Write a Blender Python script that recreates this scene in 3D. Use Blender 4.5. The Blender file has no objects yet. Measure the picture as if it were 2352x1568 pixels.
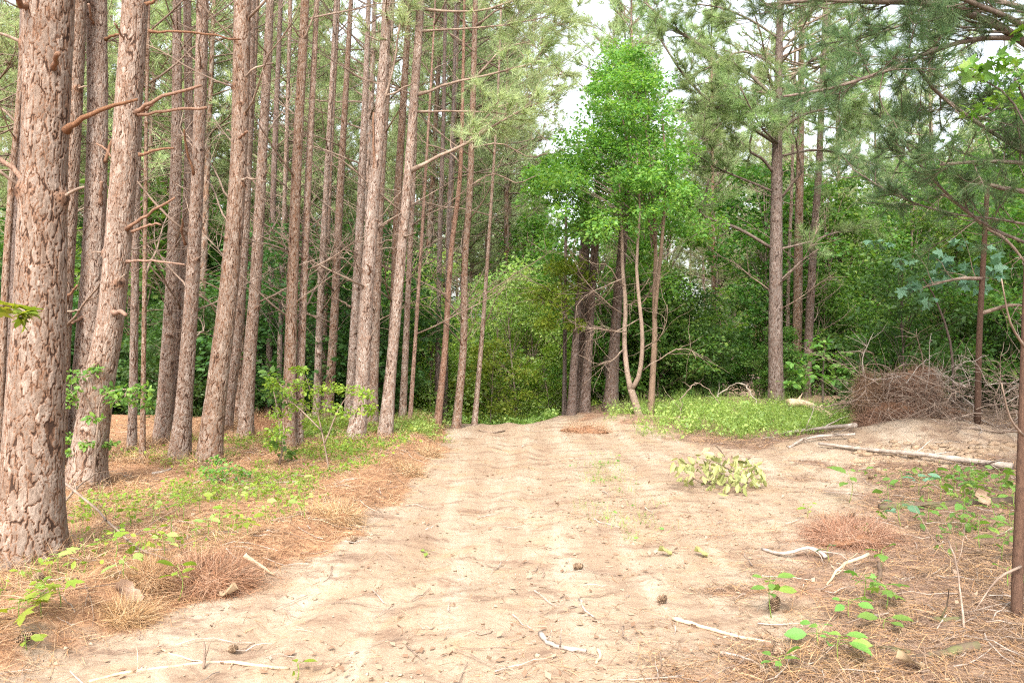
import bpy, math, random
import numpy as np
from mathutils import Vector, Matrix

random.seed(11)
rng = np.random.default_rng(11)
PI = math.pi
S = bpy.context.scene
COL = S.collection

# ------------------------------------------------------------------ camera, world, sun, exposure
F = 1829.0          # focal length in pixels of a 2352 wide picture
YH = 760.0          # horizon row in that picture
EYE = 1.6
cam_d = bpy.data.cameras.new("camera")
cam_d.lens = 28.0
cam_d.sensor_width = 36.0
cam_d.shift_y = -24.0 / 2352.0
cam_d.clip_start = 0.05
cam_d.clip_end = 2000
cam = bpy.data.objects.new("camera", cam_d)
cam.location = (0, 0, EYE)
cam.rotation_euler = (math.radians(90), 0, 0)
COL.objects.link(cam)
S.camera = cam

SUN_EL, SUN_AZ = math.radians(46), math.radians(190)
W = bpy.data.worlds.new("World")
S.world = W
W.use_nodes = True
wn, wl = W.node_tree.nodes, W.node_tree.links
wn.clear()
w_out = wn.new("ShaderNodeOutputWorld")
w_bg = wn.new("ShaderNodeBackground")
w_bg.inputs["Strength"].default_value = 0.15
w_sky = wn.new("ShaderNodeTexSky")
w_sky.sky_type = 'NISHITA'
w_sky.sun_disc = False
w_sky.sun_elevation = SUN_EL
w_sky.sun_rotation = SUN_AZ
w_sky.air_density = 1.0
w_sky.dust_density = 4.0
w_hs = wn.new("ShaderNodeHueSaturation")
w_hs.inputs["Saturation"].default_value = 0.34
w_hs.inputs["Value"].default_value = 2.1
wl.new(w_sky.outputs[0], w_hs.inputs["Color"])
wl.new(w_hs.outputs[0], w_bg.inputs["Color"])
wl.new(w_bg.outputs[0], w_out.inputs["Surface"])

sun_d = bpy.data.lights.new("sun", 'SUN')
sun_d.energy = 3.0
sun_d.angle = math.radians(14)
sun_d.color = (1.0, 0.94, 0.84)
sun = bpy.data.objects.new("sun", sun_d)
sdir = Vector((math.sin(SUN_AZ) * math.cos(SUN_EL), math.cos(SUN_AZ) * math.cos(SUN_EL), math.sin(SUN_EL)))
sun.rotation_euler = sdir.to_track_quat('Z', 'Y').to_euler()
sun.location = (0, 0, 40)
COL.objects.link(sun)

S.view_settings.view_transform = 'Standard'
S.view_settings.look = 'None'
S.view_settings.exposure = 1.0
S.view_settings.gamma = 1.0
S.render.engine = 'CYCLES'
S.cycles.max_bounces = 6
S.cycles.diffuse_bounces = 4
S.cycles.glossy_bounces = 2
S.cycles.transmission_bounces = 4
S.cycles.transparent_max_bounces = 4
S.cycles.use_denoising = False
S.cycles.filter_width = 1.2
S.cycles.sample_clamp_indirect = 6.0

# ------------------------------------------------------------------ noise and ground shape
_T = rng.random((256, 256))


def vnoise(x, y, s=0):
    x = np.asarray(x, float) + 37.7 * s + 1000
    y = np.asarray(y, float) + 91.3 * s + 1000
    xi, yi = np.floor(x).astype(int), np.floor(y).astype(int)
    fx, fy = x - xi, y - yi
    fx, fy = fx * fx * (3 - 2 * fx), fy * fy * (3 - 2 * fy)
    a, b = _T[xi & 255, yi & 255], _T[(xi + 1) & 255, yi & 255]
    c, d = _T[xi & 255, (yi + 1) & 255], _T[(xi + 1) & 255, (yi + 1) & 255]
    return (a * (1 - fx) + b * fx) * (1 - fy) + (c * (1 - fx) + d * fx) * fy


def fbm(x, y, oct=4, s=0):
    v, a, t = 0, 0.5, 0
    x, y = np.asarray(x, float), np.asarray(y, float)
    for k in range(oct):
        v = v + a * vnoise(x * 2 ** k, y * 2 ** k, s + k)
        t += a
        a *= 0.5
    return v / t


def sstep(a, b, x):
    t = np.clip((np.asarray(x, float) - a) / (b - a), 0, 1)
    return t * t * (3 - 2 * t)


LE_Y = [0, 3.3, 3.75, 4.7, 5.1, 6.65, 9, 11.3, 12.8, 16, 24, 40, 400]
LE_X = [-2.8, -2.6, -2.25, -2.05, -1.6, -1.2, -1.1, -1.02, -1.15, -1.6, -2.4, -3.0, -3.0]
RE_Y = [0, 3, 4, 5, 6.3, 7.5, 9, 10.3, 11.3, 12.8, 14, 18, 24, 40, 400]
RE_X = [0.5, 0.75, 1.05, 1.55, 2.7, 3.1, 3.4, 3.4, 2.5, 2.2, 1.3, 0.7, 0.2, -0.6, -0.6]


def edges(y):
    return np.interp(y, LE_Y, LE_X), np.interp(y, RE_Y, RE_X)


def road_mask(x, y):
    """1 on the bare track, 0 in the forest, soft ragged edges"""
    le, re = edges(y)
    n = (fbm(x * 1.6, y * 1.6, 4, 3) - 0.5)
    a = sstep(-0.18, 0.22, x - le + n * 0.8)
    b = 1 - sstep(-0.35, 0.75, x - re + n * 1.7)
    return a * b


def soil_mask(x, y):
    e = ((x - 5.0) / 1.9) ** 2 + ((y - 10.2) / 1.1) ** 2 + 1.2 * (fbm(x * 2, y * 2, 3, 77) - .5)
    return np.maximum(road_mask(x, y), .95 * (1 - sstep(.5, 1.2, e)))


def drop(x, y):
    y0 = np.interp(x, [-60, -8, -1.5, 0.4, 1.6, 3, 6, 60], [15, 13.6, 13.0, 12.9, 16.0, 18.5, 19, 19])
    d = np.maximum(y - y0, 0)
    return -np.minimum(0.115 * d * sstep(0, 3, d), 3.0)


def H(x, y):
    x, y = np.asarray(x, float), np.asarray(y, float)
    le, re = edges(y)
    fade = 1 - sstep(14, 22, y)
    dl, dr = le - x, x - re
    h = 0.10 * sstep(-0.05, 0.45, dl) + 0.07 * np.exp(-((dl - 0.28) / 0.2) ** 2) * (0.3 + 1.4 * vnoise(y * 1.3, x * 0.2, 5))
    h = h + 0.08 * sstep(0.4, 2.2, dr)
    h = h * fade
    h = h + 0.34 * np.exp(-((x - 5.5) / 1.5) ** 2 - ((y - 10.6) / 0.9) ** 2)       # spoil in front of the brush heap
    h = h + 0.16 * np.exp(-((x - 2.1) / 0.7) ** 2 - ((y - 13.9) / 0.8) ** 2)       # spoil beside the twin stemmed tree
    h = h + 0.10 * np.exp(-((x - 2.75) / 0.5) ** 2 - ((y - 6.4) / 0.35) ** 2)      # straw covered hump
    for off, w in ((0.30, 0.13), (0.46, 0.16), (0.78, 0.15)):                                    # wheel ruts
        xc = le + (np.interp(y, [3, 5, 12], [2.6, 2.9, 3.4])) * off
        rv = .7 + .6 * vnoise(y * .25, off * 20, 12)
        h = h - 0.024 * rv * np.exp(-((x - xc) / w) ** 2) * fade + 0.010 * rv * (np.exp(-((x - xc - .27) / .08) ** 2) + np.exp(-((x - xc + .27) / .08) ** 2)) * fade
    m = road_mask(x, y)
    h = h + (fbm(x * 0.7, y * 0.7, 3, 7) - 0.5) * 0.08
    h = h + (fbm(x * 5, y * 5, 3, 9) - 0.5) * (0.010 + 0.035 * (1 - m)) * (1 - sstep(16, 30, y))
    return h + drop(x, y)


def hz(x, y):
    return float(H(x, y))


def P(px, py, Y):
    return Vector(((px - 1176.0) / F * Y, Y, EYE - (py - YH) / F * Y))


def G(px, py):
    """ground point seen at a picture point"""
    Ys = np.linspace(2.6, 30, 1400)
    xs = (px - 1176.0) / F * Ys
    zs = EYE - (py - YH) / F * Ys
    hit = np.nonzero(zs <= H(xs, Ys))[0]
    i = hit[0] if len(hit) else 520
    return Vector((xs[i], Ys[i], hz(xs[i], Ys[i])))


# ------------------------------------------------------------------ mesh helpers
class MB:
    def __init__(s):
        s.v, s.q, s.t, s.n = [], [], [], 0
        s.qm, s.tm, s.c = [], [], []

    def add(s, v, q=None, t=None, mat=0, crack=None):
        v = np.asarray(v, float).reshape(-1, 3)
        s.v.append(v)
        s.c.append(np.zeros(len(v)) if crack is None else np.asarray(crack, float).ravel())
        if q is not None and len(q):
            q = np.asarray(q, int)
            s.q.append(q + s.n)
            s.qm.append(np.full(len(q), mat))
        if t is not None and len(t):
            t = np.asarray(t, int)
            s.t.append(t + s.n)
            s.tm.append(np.full(len(t), mat))
        s.n += len(v)

    def mesh(s, name, mats, smooth=False, off=None, crack=False):
        me = bpy.data.meshes.new(name)
        V = np.concatenate(s.v) if s.v else np.zeros((0, 3))
        if off is not None:
            V = V - np.asarray(off, float)
        Q = np.concatenate(s.q) if s.q else np.zeros((0, 4), int)
        T = np.concatenate(s.t) if s.t else np.zeros((0, 3), int)
        li = np.concatenate([Q.ravel(), T.ravel()]).astype(np.int32)
        ls = np.concatenate([np.arange(len(Q)) * 4, len(Q) * 4 + np.arange(len(T)) * 3]).astype(np.int32)
        me.vertices.add(len(V))
        me.vertices.foreach_set("co", V.astype(np.float32).ravel())
        me.loops.add(len(li))
        me.loops.foreach_set("vertex_index", li)
        me.polygons.add(len(ls))
        me.polygons.foreach_set("loop_start", ls)
        mi = np.concatenate([np.concatenate(s.qm) if s.qm else np.zeros(0), np.concatenate(s.tm) if s.tm else np.zeros(0)])
        for m in mats:
            me.materials.append(m)
        me.polygons.foreach_set("material_index", mi.astype(np.int32))
        if smooth is not False:
            me.polygons.foreach_set("use_smooth", np.isin(mi, [0] if smooth is True else list(smooth)))
        if crack:
            at = me.attributes.new("crack", 'FLOAT', 'POINT')
            at.data.foreach_set("value", np.concatenate(s.c).astype(np.float32))
        me.update(calc_edges=True)
        return me


def ob(name, me, parent=None, loc=None):
    o = bpy.data.objects.new(name, me)
    COL.objects.link(o)
    if parent is not None:
        o.parent = parent
    if loc is not None:
        o.location = loc
    return o


def tag(o, label=None, cat=None, group=None, kind=None):
    if label: o['label'] = label
    if cat: o['category'] = cat
    if group: o['group'] = group
    if kind: o['kind'] = kind
    return o


def thing(name, label, cat, loc, group=None):
    o = bpy.data.objects.new(name, None)
    o.empty_display_size = 0.1
    COL.objects.link(o)
    o.location = loc
    return tag(o, label, cat, group)


def tube(mb, pts, rad, sides=5, mat=0, crack=0.5, cap=True):
    p = np.asarray([tuple(q) for q in pts], float)
    n = len(p)
    r = np.asarray(rad, float) if np.ndim(rad) else np.full(n, float(rad))
    d = np.gradient(p, axis=0)
    d /= np.linalg.norm(d, axis=1)[:, None] + 1e-9
    ref = np.array([0, 0, 1.0]) if abs(d[:, 2]).mean() < 0.8 else np.array([1.0, 0.05, 0])
    u = np.cross(d, ref)
    u /= np.linalg.norm(u, axis=1)[:, None] + 1e-9
    w = np.cross(d, u)
    a = np.arange(sides) * 2 * PI / sides
    ring = np.cos(a)[None, :, None] * u[:, None, :] + np.sin(a)[None, :, None] * w[:, None, :]
    v = p[:, None, :] + ring * r[:, None, None]
    i = np.arange(n - 1)[:, None] * sides
    j = np.arange(sides)[None, :]
    k = (j + 1) % sides
    q = np.stack([i + j, i + k, i + sides + k, i + sides + j], -1).reshape(-1, 4)
    V = v.reshape(-1, 3)
    T = None
    if cap:
        V = np.vstack([V, p[-1:], p[:1]])
        b = (n - 1) * sides
        jj = np.arange(sides)
        T = np.vstack([np.stack([b + jj, b + (jj + 1) % sides, np.full(sides, n * sides)], -1),
                       np.stack([(jj + 1) % sides, jj, np.full(sides, n * sides + 1)], -1)])
    mb.add(V, q, T, mat, np.full(len(V), crack))


def smooth_line(pts, n):
    """Catmull-Rom through the points"""
    p = [Vector(q) for q in pts]
    if len(p) == 2:
        return [p[0].lerp(p[1], t / (n - 1)) for t in range(n)]
    e = [p[0] * 2 - p[1]] + p + [p[-1] * 2 - p[-2]]
    out = []
    m = len(p) - 1
    for k in range(n):
        t = k / (n - 1) * m
        i = min(int(t), m - 1)
        f = t - i
        a, b, c, d = e[i:i + 4]
        out.append(0.5 * ((2 * b) + (c - a) * f + (2 * a - 5 * b + 4 * c - d) * f * f + (3 * b - a - 3 * c + d) * f ** 3))
    return out


def frames(ax, nr):
    """rotation matrices with columns side, axis, normal"""
    ax = ax / (np.linalg.norm(ax, axis=1)[:, None] + 1e-9)
    s = np.cross(ax, nr)
    s /= np.linalg.norm(s, axis=1)[:, None] + 1e-9
    n = np.cross(s, ax)
    return np.stack([s, ax, n], -1)


def scatter(mb, tv, tq, tt, pos, fr, sc, mat=0):
    tv = np.asarray(tv, float)
    n, k = len(pos), len(tv)
    if n == 0:
        return
    sc = np.asarray(sc, float)
    if sc.ndim == 1:
        sc = sc[:, None]
    loc = tv[None] * sc[:, None, :] if sc.shape[1] == 3 else tv[None] * sc[:, :, None]
    v = np.einsum('nij,nkj->nki', fr, loc) + pos[:, None, :]
    o = (np.arange(n) * k)[:, None, None]
    q = (np.asarray(tq)[None] + o).reshape(-1, 4) if tq is not None else None
    t = (np.asarray(tt)[None] + o).reshape(-1, 3) if tt is not None else None
    mb.add(v.reshape(-1, 3), q, t, mat)


def rdir(n, up=0.0):
    d = rng.normal(size=(n, 3))
    d[:, 2] += up
    return d / np.linalg.norm(d, axis=1)[:, None]


# leaf shapes: axis +Y, side X, normal Z
CARD_V = [(0, 0, 0), (0.30, 0.42, 0.07), (0, 1, -0.05), (-0.30, 0.42, 0.07)]
CARD_Q = [(0, 1, 2, 3)]
OVAL_V = [(0, 0, 0), (0.2, 0.2, 0.05), (0.29, 0.5, 0.06), (0.17, 0.8, 0.02), (0, 1, -0.1), (-0.17, 0.8, 0.02), (-0.29, 0.5, 0.06), (-0.2, 0.2, 0.05), (0, 0.5, 0)]
OVAL_T = [(0, 1, 8), (1, 2, 8), (2, 3, 8), (3, 4, 8), (4, 5, 8), (5, 6, 8), (6, 7, 8), (7, 0, 8)]
LOBE_V = [(0, 0, 0), (0.16, 0.05, 0.0), (0.5, 0.02, -.06), (0.28, 0.3, 0.04), (0.56, 0.52, -.05), (0.2, 0.55, 0.04), (0.2, 0.75, 0.0), (0, 1, -0.08),
          (-0.2, 0.75, 0.0), (-0.2, 0.55, 0.04), (-0.56, 0.52, -.05), (-0.28, 0.3, 0.04), (-0.5, 0.02, -.06), (-0.16, 0.05, 0.0), (0, 0.4, 0)]
LOBE_T = [(i, (i + 1) % 14, 14) for i in range(14)]
NEED_V = [(-0.5, 0, 0), (0.5, 0, 0), (0, 1, 0)]
NEED_T = [(0, 1, 2)]


def leaves(mb, pos, size, shape='card', mat=0, out=None, droop=0.25, flat=0.9):
    n = len(pos)
    ax = rng.normal(size=(n, 3)) * 0.8
    if out is not None:
        ax += out
    ax[:, 2] = ax[:, 2] * 0.5 - droop
    nr = rng.normal(size=(n, 3)) * 0.55
    nr[:, 2] += flat
    fr = frames(ax, nr)
    sc = size * (0.4 + 1.15 * rng.random(n))
    if shape == 'card':
        scatter(mb, CARD_V, CARD_Q, None, pos, fr, sc, mat)
    elif shape == 'oval':
        scatter(mb, OVAL_V, None, OVAL_T, pos, fr, sc, mat)
    else:
        scatter(mb, LOBE_V, None, LOBE_T, pos, fr, sc, mat)


def tufts(mb, pos, dirs, n_needle, L, w, mat=0, spread=0.75):
    """pine needles fanned round each shoot tip"""
    m = len(pos)
    if m == 0:
        return
    p = np.repeat(pos, n_needle, 0)
    d = np.repeat(dirs, n_needle, 0)
    k = len(p)
    ax = d + rng.normal(size=(k, 3)) * spread
    ax[:, 2] -= 0.05
    base = p - d * (rng.random(k) * L * 0.45)[:, None]
    fr = frames(ax, rng.normal(size=(k, 3)))
    ln = L * (0.7 + 0.5 * rng.random(k))
    sc = np.stack([np.full(k, w), ln, np.ones(k)], -1)
    scatter(mb, NEED_V, None, NEED_T, base, fr, sc, mat)


# ------------------------------------------------------------------ materials
def new_mat(name):
    m = bpy.data.materials.new(name)
    m.use_nodes = True
    nt = m.node_tree
    nt.nodes.clear()
    out = nt.nodes.new("ShaderNodeOutputMaterial")
    return m, nt, out


def N(nt, kind, **kw):
    n = nt.nodes.new(kind)
    for k, v in kw.items():
        if k in n.inputs:
            n.inputs[k].default_value = v
        else:
            setattr(n, k, v)
    return n


def ramp(nt, fac, stops):
    r = nt.nodes.new("ShaderNodeValToRGB")
    el = r.color_ramp.elements
    while len(el) < len(stops):
        el.new(0.5)
    for e, (p, c) in zip(el, stops):
        e.position = p
        e.color = (*c, 1)
    nt.links.new(fac, r.inputs[0])
    return r.outputs[0]


def mixc(nt, fac, a, b, mode='MIX'):
    m = nt.nodes.new("ShaderNodeMix")
    m.data_type = 'RGBA'
    m.blend_type = mode
    for sock, val in ((m.inputs[0], fac), (m.inputs[6], a), (m.inputs[7], b)):
        if isinstance(val, bpy.types.NodeSocket):
            nt.links.new(val, sock)
        elif isinstance(val, (int, float)):
            sock.default_value = val
        else:
            sock.default_value = (*val, 1)
    return m.outputs[2]


def math_n(nt, op, a, b=None):
    m = nt.nodes.new("ShaderNodeMath")
    m.operation = op
    for s, v in ((m.inputs[0], a), (m.inputs[1], b)):
        if v is None:
            continue
        if isinstance(v, bpy.types.NodeSocket):
            nt.links.new(v, s)
        else:
            s.default_value = v
    return m.outputs[0]


def noise(nt, vec, scale, detail=4, rough=0.6):
    n = nt.nodes.new("ShaderNodeTexNoise")
    n.inputs["Scale"].default_value = scale
    n.inputs["Detail"].default_value = detail
    n.inputs["Roughness"].default_value = rough
    if vec is not None:
        nt.links.new(vec, n.inputs["Vector"])
    return n.outputs["Fac"]


def mapping(nt, vec, scale):
    m = nt.nodes.new("ShaderNodeMapping")
    m.inputs["Scale"].default_value = scale
    nt.links.new(vec, m.inputs["Vector"])
    return m.outputs[0]


def bark_mat(name, plate_a, plate_b, crack_c, sc=1.0):
    m, nt, out = new_mat(name)
    tc = N(nt, "ShaderNodeTexCoord").outputs["Object"]
    at = N(nt, "ShaderNodeAttribute", attribute_name="crack").outputs["Fac"]
    fine = noise(nt, mapping(nt, tc, (75 * sc, 75 * sc, 22 * sc)), 1.0, 5, 0.7)
    big = noise(nt, mapping(nt, tc, (14 * sc, 14 * sc, 7 * sc)), 1.0, 3, 0.6)
    large = noise(nt, tc, 1.3, 3, 0.6)
    plate = mixc(nt, ramp(nt, big, [(0.35, (0, 0, 0)), (0.65, (1, 1, 1))]), plate_a, plate_b)
    tone = N(nt, "ShaderNodeAttribute", attribute_name="tone").outputs["Fac"]
    plate = mixc(nt, ramp(nt, tone, [(0.45, (0, 0, 0)), (1.0, (.8, .8, .8))]), plate, tuple(min(v * 1.45 + .03, .6) for v in plate_a))
    plate = mixc(nt, ramp(nt, tone, [(0.0, (.6, .6, .6)), (0.35, (0, 0, 0))]), plate, plate_b)
    plate = mixc(nt, math_n(nt, 'MULTIPLY', ramp(nt, fine, [(0.4, (0, 0, 0)), (0.72, (1, 1, 1))]), 0.65), plate, crack_c)
    plate = mixc(nt, ramp(nt, large, [(0.45, (0, 0, 0)), (0.75, (.45, .45, .45))]), plate, (0.13, 0.105, 0.09))
    ck = ramp(nt, math_n(nt, 'ADD', at, math_n(nt, 'MULTIPLY', math_n(nt, 'SUBTRACT', fine, 0.5), 0.7)), [(0.35, (0, 0, 0)), (0.8, (1, 1, 1))])
    plate = mixc(nt, ramp(nt, at, [(0.12, (0, 0, 0)), (0.4, (.75, .75, .75))]), plate, tuple(v * w for v, w in zip(plate_b, (1.15, .85, .65))))
    c = mixc(nt, ck, plate, crack_c)
    oi = N(nt, "ShaderNodeObjectInfo").outputs["Random"]
    hs = N(nt, "ShaderNodeHueSaturation")
    nt.links.new(c, hs.inputs["Color"])
    nt.links.new(math_n(nt, 'ADD', math_n(nt, 'MULTIPLY', oi, 0.35), 0.82), hs.inputs["Value"])
    nt.links.new(math_n(nt, 'ADD', math_n(nt, 'MULTIPLY', oi, -0.3), 1.1), hs.inputs["Saturation"])
    b = N(nt, "ShaderNodeBsdfPrincipled", Roughness=0.9)
    b.inputs["Specular IOR Level"].default_value = 0.15
    nt.links.new(hs.outputs[0], b.inputs["Base Color"])
    bp = N(nt, "ShaderNodeBump", Strength=0.9, Distance=0.012)
    nt.links.new(math_n(nt, 'ADD', fine, math_n(nt, 'MULTIPLY', big, 0.8)), bp.inputs["Height"])
    nt.links.new(bp.outputs[0], b.inputs["Normal"])
    nt.links.new(b.outputs[0], out.inputs[0])
    return m


def leaf_mat(name, cols, trans=0.4, tcol=(1.25, 1.35, 0.7), rough=0.5, spec=0.25):
    m, nt, out = new_mat(name)
    g = N(nt, "ShaderNodeNewGeometry")
    isl = g.outputs["Random Per Island"]
    oi = N(nt, "ShaderNodeObjectInfo").outputs["Random"]
    k = len(cols)
    c = ramp(nt, isl, [(i / max(k - 1, 1), cc) for i, cc in enumerate(cols)])
    n1 = noise(nt, g.outputs["Position"], 0.9, 2, 0.5)
    hs = N(nt, "ShaderNodeHueSaturation")
    nt.links.new(c, hs.inputs["Color"])
    nt.links.new(math_n(nt, 'ADD', math_n(nt, 'MULTIPLY', n1, 0.5), math_n(nt, 'ADD', math_n(nt, 'MULTIPLY', oi, 0.3), 0.6)), hs.inputs["Value"])
    nt.links.new(math_n(nt, 'ADD', math_n(nt, 'MULTIPLY', oi, 0.03), 0.485), hs.inputs["Hue"])
    b = N(nt, "ShaderNodeBsdfPrincipled", Roughness=rough)
    b.inputs["Specular IOR Level"].default_value = spec
    nt.links.new(hs.outputs[0], b.inputs["Base Color"])
    tr = N(nt, "ShaderNodeBsdfTranslucent")
    nt.links.new(mixc(nt, 1.0, hs.outputs[0], tcol, 'MULTIPLY'), tr.inputs["Color"])
    ms = N(nt, "ShaderNodeMixShader")
    ms.inputs[0].default_value = trans
    nt.links.new(b.outputs[0], ms.inputs[1])
    nt.links.new(tr.outputs[0], ms.inputs[2])
    nt.links.new(ms.outputs[0], out.inputs[0])
    return m


def plain_mat(name, cols, scale=8, stretch=(1, 1, 1), rough=0.85, bump=0.4, island=False):
    m, nt, out = new_mat(name)
    tc = N(nt, "ShaderNodeTexCoord").outputs["Object"]
    f = noise(nt, mapping(nt, tc, stretch), scale, 5, 0.65)
    if island:
        f = math_n(nt, 'ADD', math_n(nt, 'MULTIPLY', f, 0.3), math_n(nt, 'MULTIPLY', N(nt, "ShaderNodeNewGeometry").outputs["Random Per Island"], 0.7))
    k = len(cols)
    lo, hi = (0.1, 0.9) if island else (0.3, 0.7)
    c = ramp(nt, f, [(lo + (hi - lo) * i / max(k - 1, 1), cc) for i, cc in enumerate(cols)])
    b = N(nt, "ShaderNodeBsdfPrincipled", Roughness=rough)
    b.inputs["Specular IOR Level"].default_value = 0.2
    nt.links.new(c, b.inputs["Base Color"])
    if bump:
        bp = N(nt, "ShaderNodeBump", Strength=bump, Distance=0.01)
        nt.links.new(f, bp.inputs["Height"])
        nt.links.new(bp.outputs[0], b.inputs["Normal"])
    nt.links.new(b.outputs[0], out.inputs[0])
    return m


M_BARK = bark_mat("pine_bark", (0.27, 0.212, 0.172), (0.19, 0.13, 0.095), (0.045, 0.026, 0.018))
M_BARK_RED = bark_mat("reddish_pine_bark", (0.26, 0.165, 0.12), (0.19, 0.115, 0.08), (0.07, 0.04, 0.03))
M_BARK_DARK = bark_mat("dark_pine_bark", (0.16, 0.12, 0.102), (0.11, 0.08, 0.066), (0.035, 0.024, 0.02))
M_BARK_SMOOTH = bark_mat("smooth_hardwood_bark", (0.29, 0.215, 0.16), (0.22, 0.16, 0.12), (0.11, 0.075, 0.052), 0.6)
M_DEAD = plain_mat("dead_branch_wood", [(0.10, 0.068, 0.05), (0.20, 0.145, 0.11), (0.31, 0.24, 0.185)], 6, (1, 1, 1), bump=0.3)
M_LIMB = plain_mat("pine_limb_bark", [(0.07, 0.05, 0.04), (0.14, 0.105, 0.085), (0.21, 0.165, 0.135)], 14, bump=0.5)
M_GREYWOOD = plain_mat("weathered_wood", [(0.16, 0.125, 0.10), (0.30, 0.25, 0.21), (0.42, 0.36, 0.31)], 9, (1, 1, 1), bump=0.4)
M_TANWOOD = plain_mat("barkless_wood", [(0.27, 0.19, 0.12), (0.42, 0.31, 0.21), (0.52, 0.41, 0.29)], 9, (1, 1, 1), bump=0.4)
M_DARKWOOD = plain_mat("rotting_wood", [(0.04, 0.03, 0.022), (0.10, 0.07, 0.05), (0.10, 0.11, 0.04)], 7, (1, 1, 1), bump=0.6)
M_NEEDLE = leaf_mat("pine_needles", [(0.18, 0.26, 0.12), (0.24, 0.33, 0.15), (0.31, 0.38, 0.16)], 0.5, (1.2, 1.25, 0.9))
M_NEEDLE_FAR = leaf_mat("pale_backlit_needles", [(0.28, 0.36, 0.19), (0.37, 0.45, 0.24), (0.44, 0.49, 0.25)], 0.55, (1.2, 1.2, 0.95))  # overexposed, backlit look of the canopy put into the needle colour
M_NEEDLE_DK = leaf_mat("bluish_pine_needles", [(0.08, 0.14, 0.07), (0.11, 0.18, 0.085), (0.16, 0.21, 0.085)], 0.45, (1.1, 1.2, 0.9))
M_DEADNEEDLE = leaf_mat("dead_pine_needles", [(0.13, 0.07, 0.045), (0.21, 0.12, 0.075), (0.31, 0.195, 0.125)], 0.2, (1, 1, 1))
M_STRAW = leaf_mat("pine_straw", [(0.22, 0.11, 0.055), (0.35, 0.19, 0.10), (0.47, 0.29, 0.165)], 0.1, (1, 1, 1))
M_STRAW_GREY = leaf_mat("shaded_grey_straw", [(0.10, 0.06, 0.042), (0.19, 0.12, 0.085), (0.30, 0.205, 0.15)], 0.1, (1, 1, 1))  # grey brown straw with the right bank's shade put into the colour
M_STRAW_PALE = leaf_mat("bleached_straw", [(0.22, 0.14, 0.085), (0.34, 0.22, 0.14), (0.45, 0.32, 0.21)], 0.1, (1, 1, 1))
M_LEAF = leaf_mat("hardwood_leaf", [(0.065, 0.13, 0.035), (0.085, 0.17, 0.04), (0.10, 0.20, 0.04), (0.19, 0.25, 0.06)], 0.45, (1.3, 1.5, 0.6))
M_LEAF_BRIGHT = leaf_mat("bright_sunlit_leaf", [(0.085, 0.19, 0.045), (0.13, 0.25, 0.055), (0.22, 0.33, 0.07)], 0.45, (1.35, 1.45, 0.55))  # bright leaf green; on sunlit trees the light is put into colour
M_LEAF_PALE = leaf_mat("pale_sunlit_leaf", [(0.20, 0.31, 0.10), (0.30, 0.43, 0.13), (0.43, 0.52, 0.17)], 0.5, (1.3, 1.4, 0.6))  # pale leaf green, sunlight of the clearing put into the colour
M_LEAF_DARK = leaf_mat("shade_darkened_leaf", [(0.035, 0.08, 0.025), (0.05, 0.11, 0.03), (0.075, 0.145, 0.035)], 0.4, (1.3, 1.5, 0.6))  # darker hardwood leaf, understorey shade put into its colour
M_LEAF_YEL = leaf_mat("yellow_green_leaf", [(0.13, 0.21, 0.03), (0.19, 0.28, 0.04), (0.28, 0.33, 0.05)], 0.45, (1.3, 1.3, 0.5))
M_LEAF_BLUE = leaf_mat("blue_green_leaf", [(0.07, 0.15, 0.09), (0.11, 0.21, 0.13), (0.15, 0.27, 0.16)], 0.3, (1.2, 1.4, 0.7))
M_WILT = leaf_mat("wilted_leaf", [(0.20, 0.22, 0.08), (0.33, 0.34, 0.13), (0.48, 0.46, 0.22)], 0.35, (1.1, 1.1, 0.7))
M_DRYLEAF = leaf_mat("dry_brown_leaf", [(0.19, 0.115, 0.07), (0.28, 0.19, 0.125), (0.40, 0.30, 0.21)], 0.2, (1, 1, 1))
M_GRASS = leaf_mat("grass_blade", [(0.14, 0.24, 0.05), (0.22, 0.33, 0.07), (0.31, 0.40, 0.11)], 0.45, (1.2, 1.3, 0.6))
M_CONE = plain_mat("pine_cone_scale", [(0.11, 0.07, 0.045), (0.22, 0.145, 0.09), (0.36, 0.26, 0.18)], 30, bump=0.3, island=True)
M_CRUMB = plain_mat("soil_crumb", [(0.20, 0.14, 0.09), (0.28, 0.21, 0.145), (0.35, 0.27, 0.20)], 20, bump=0.3, island=True)


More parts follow.
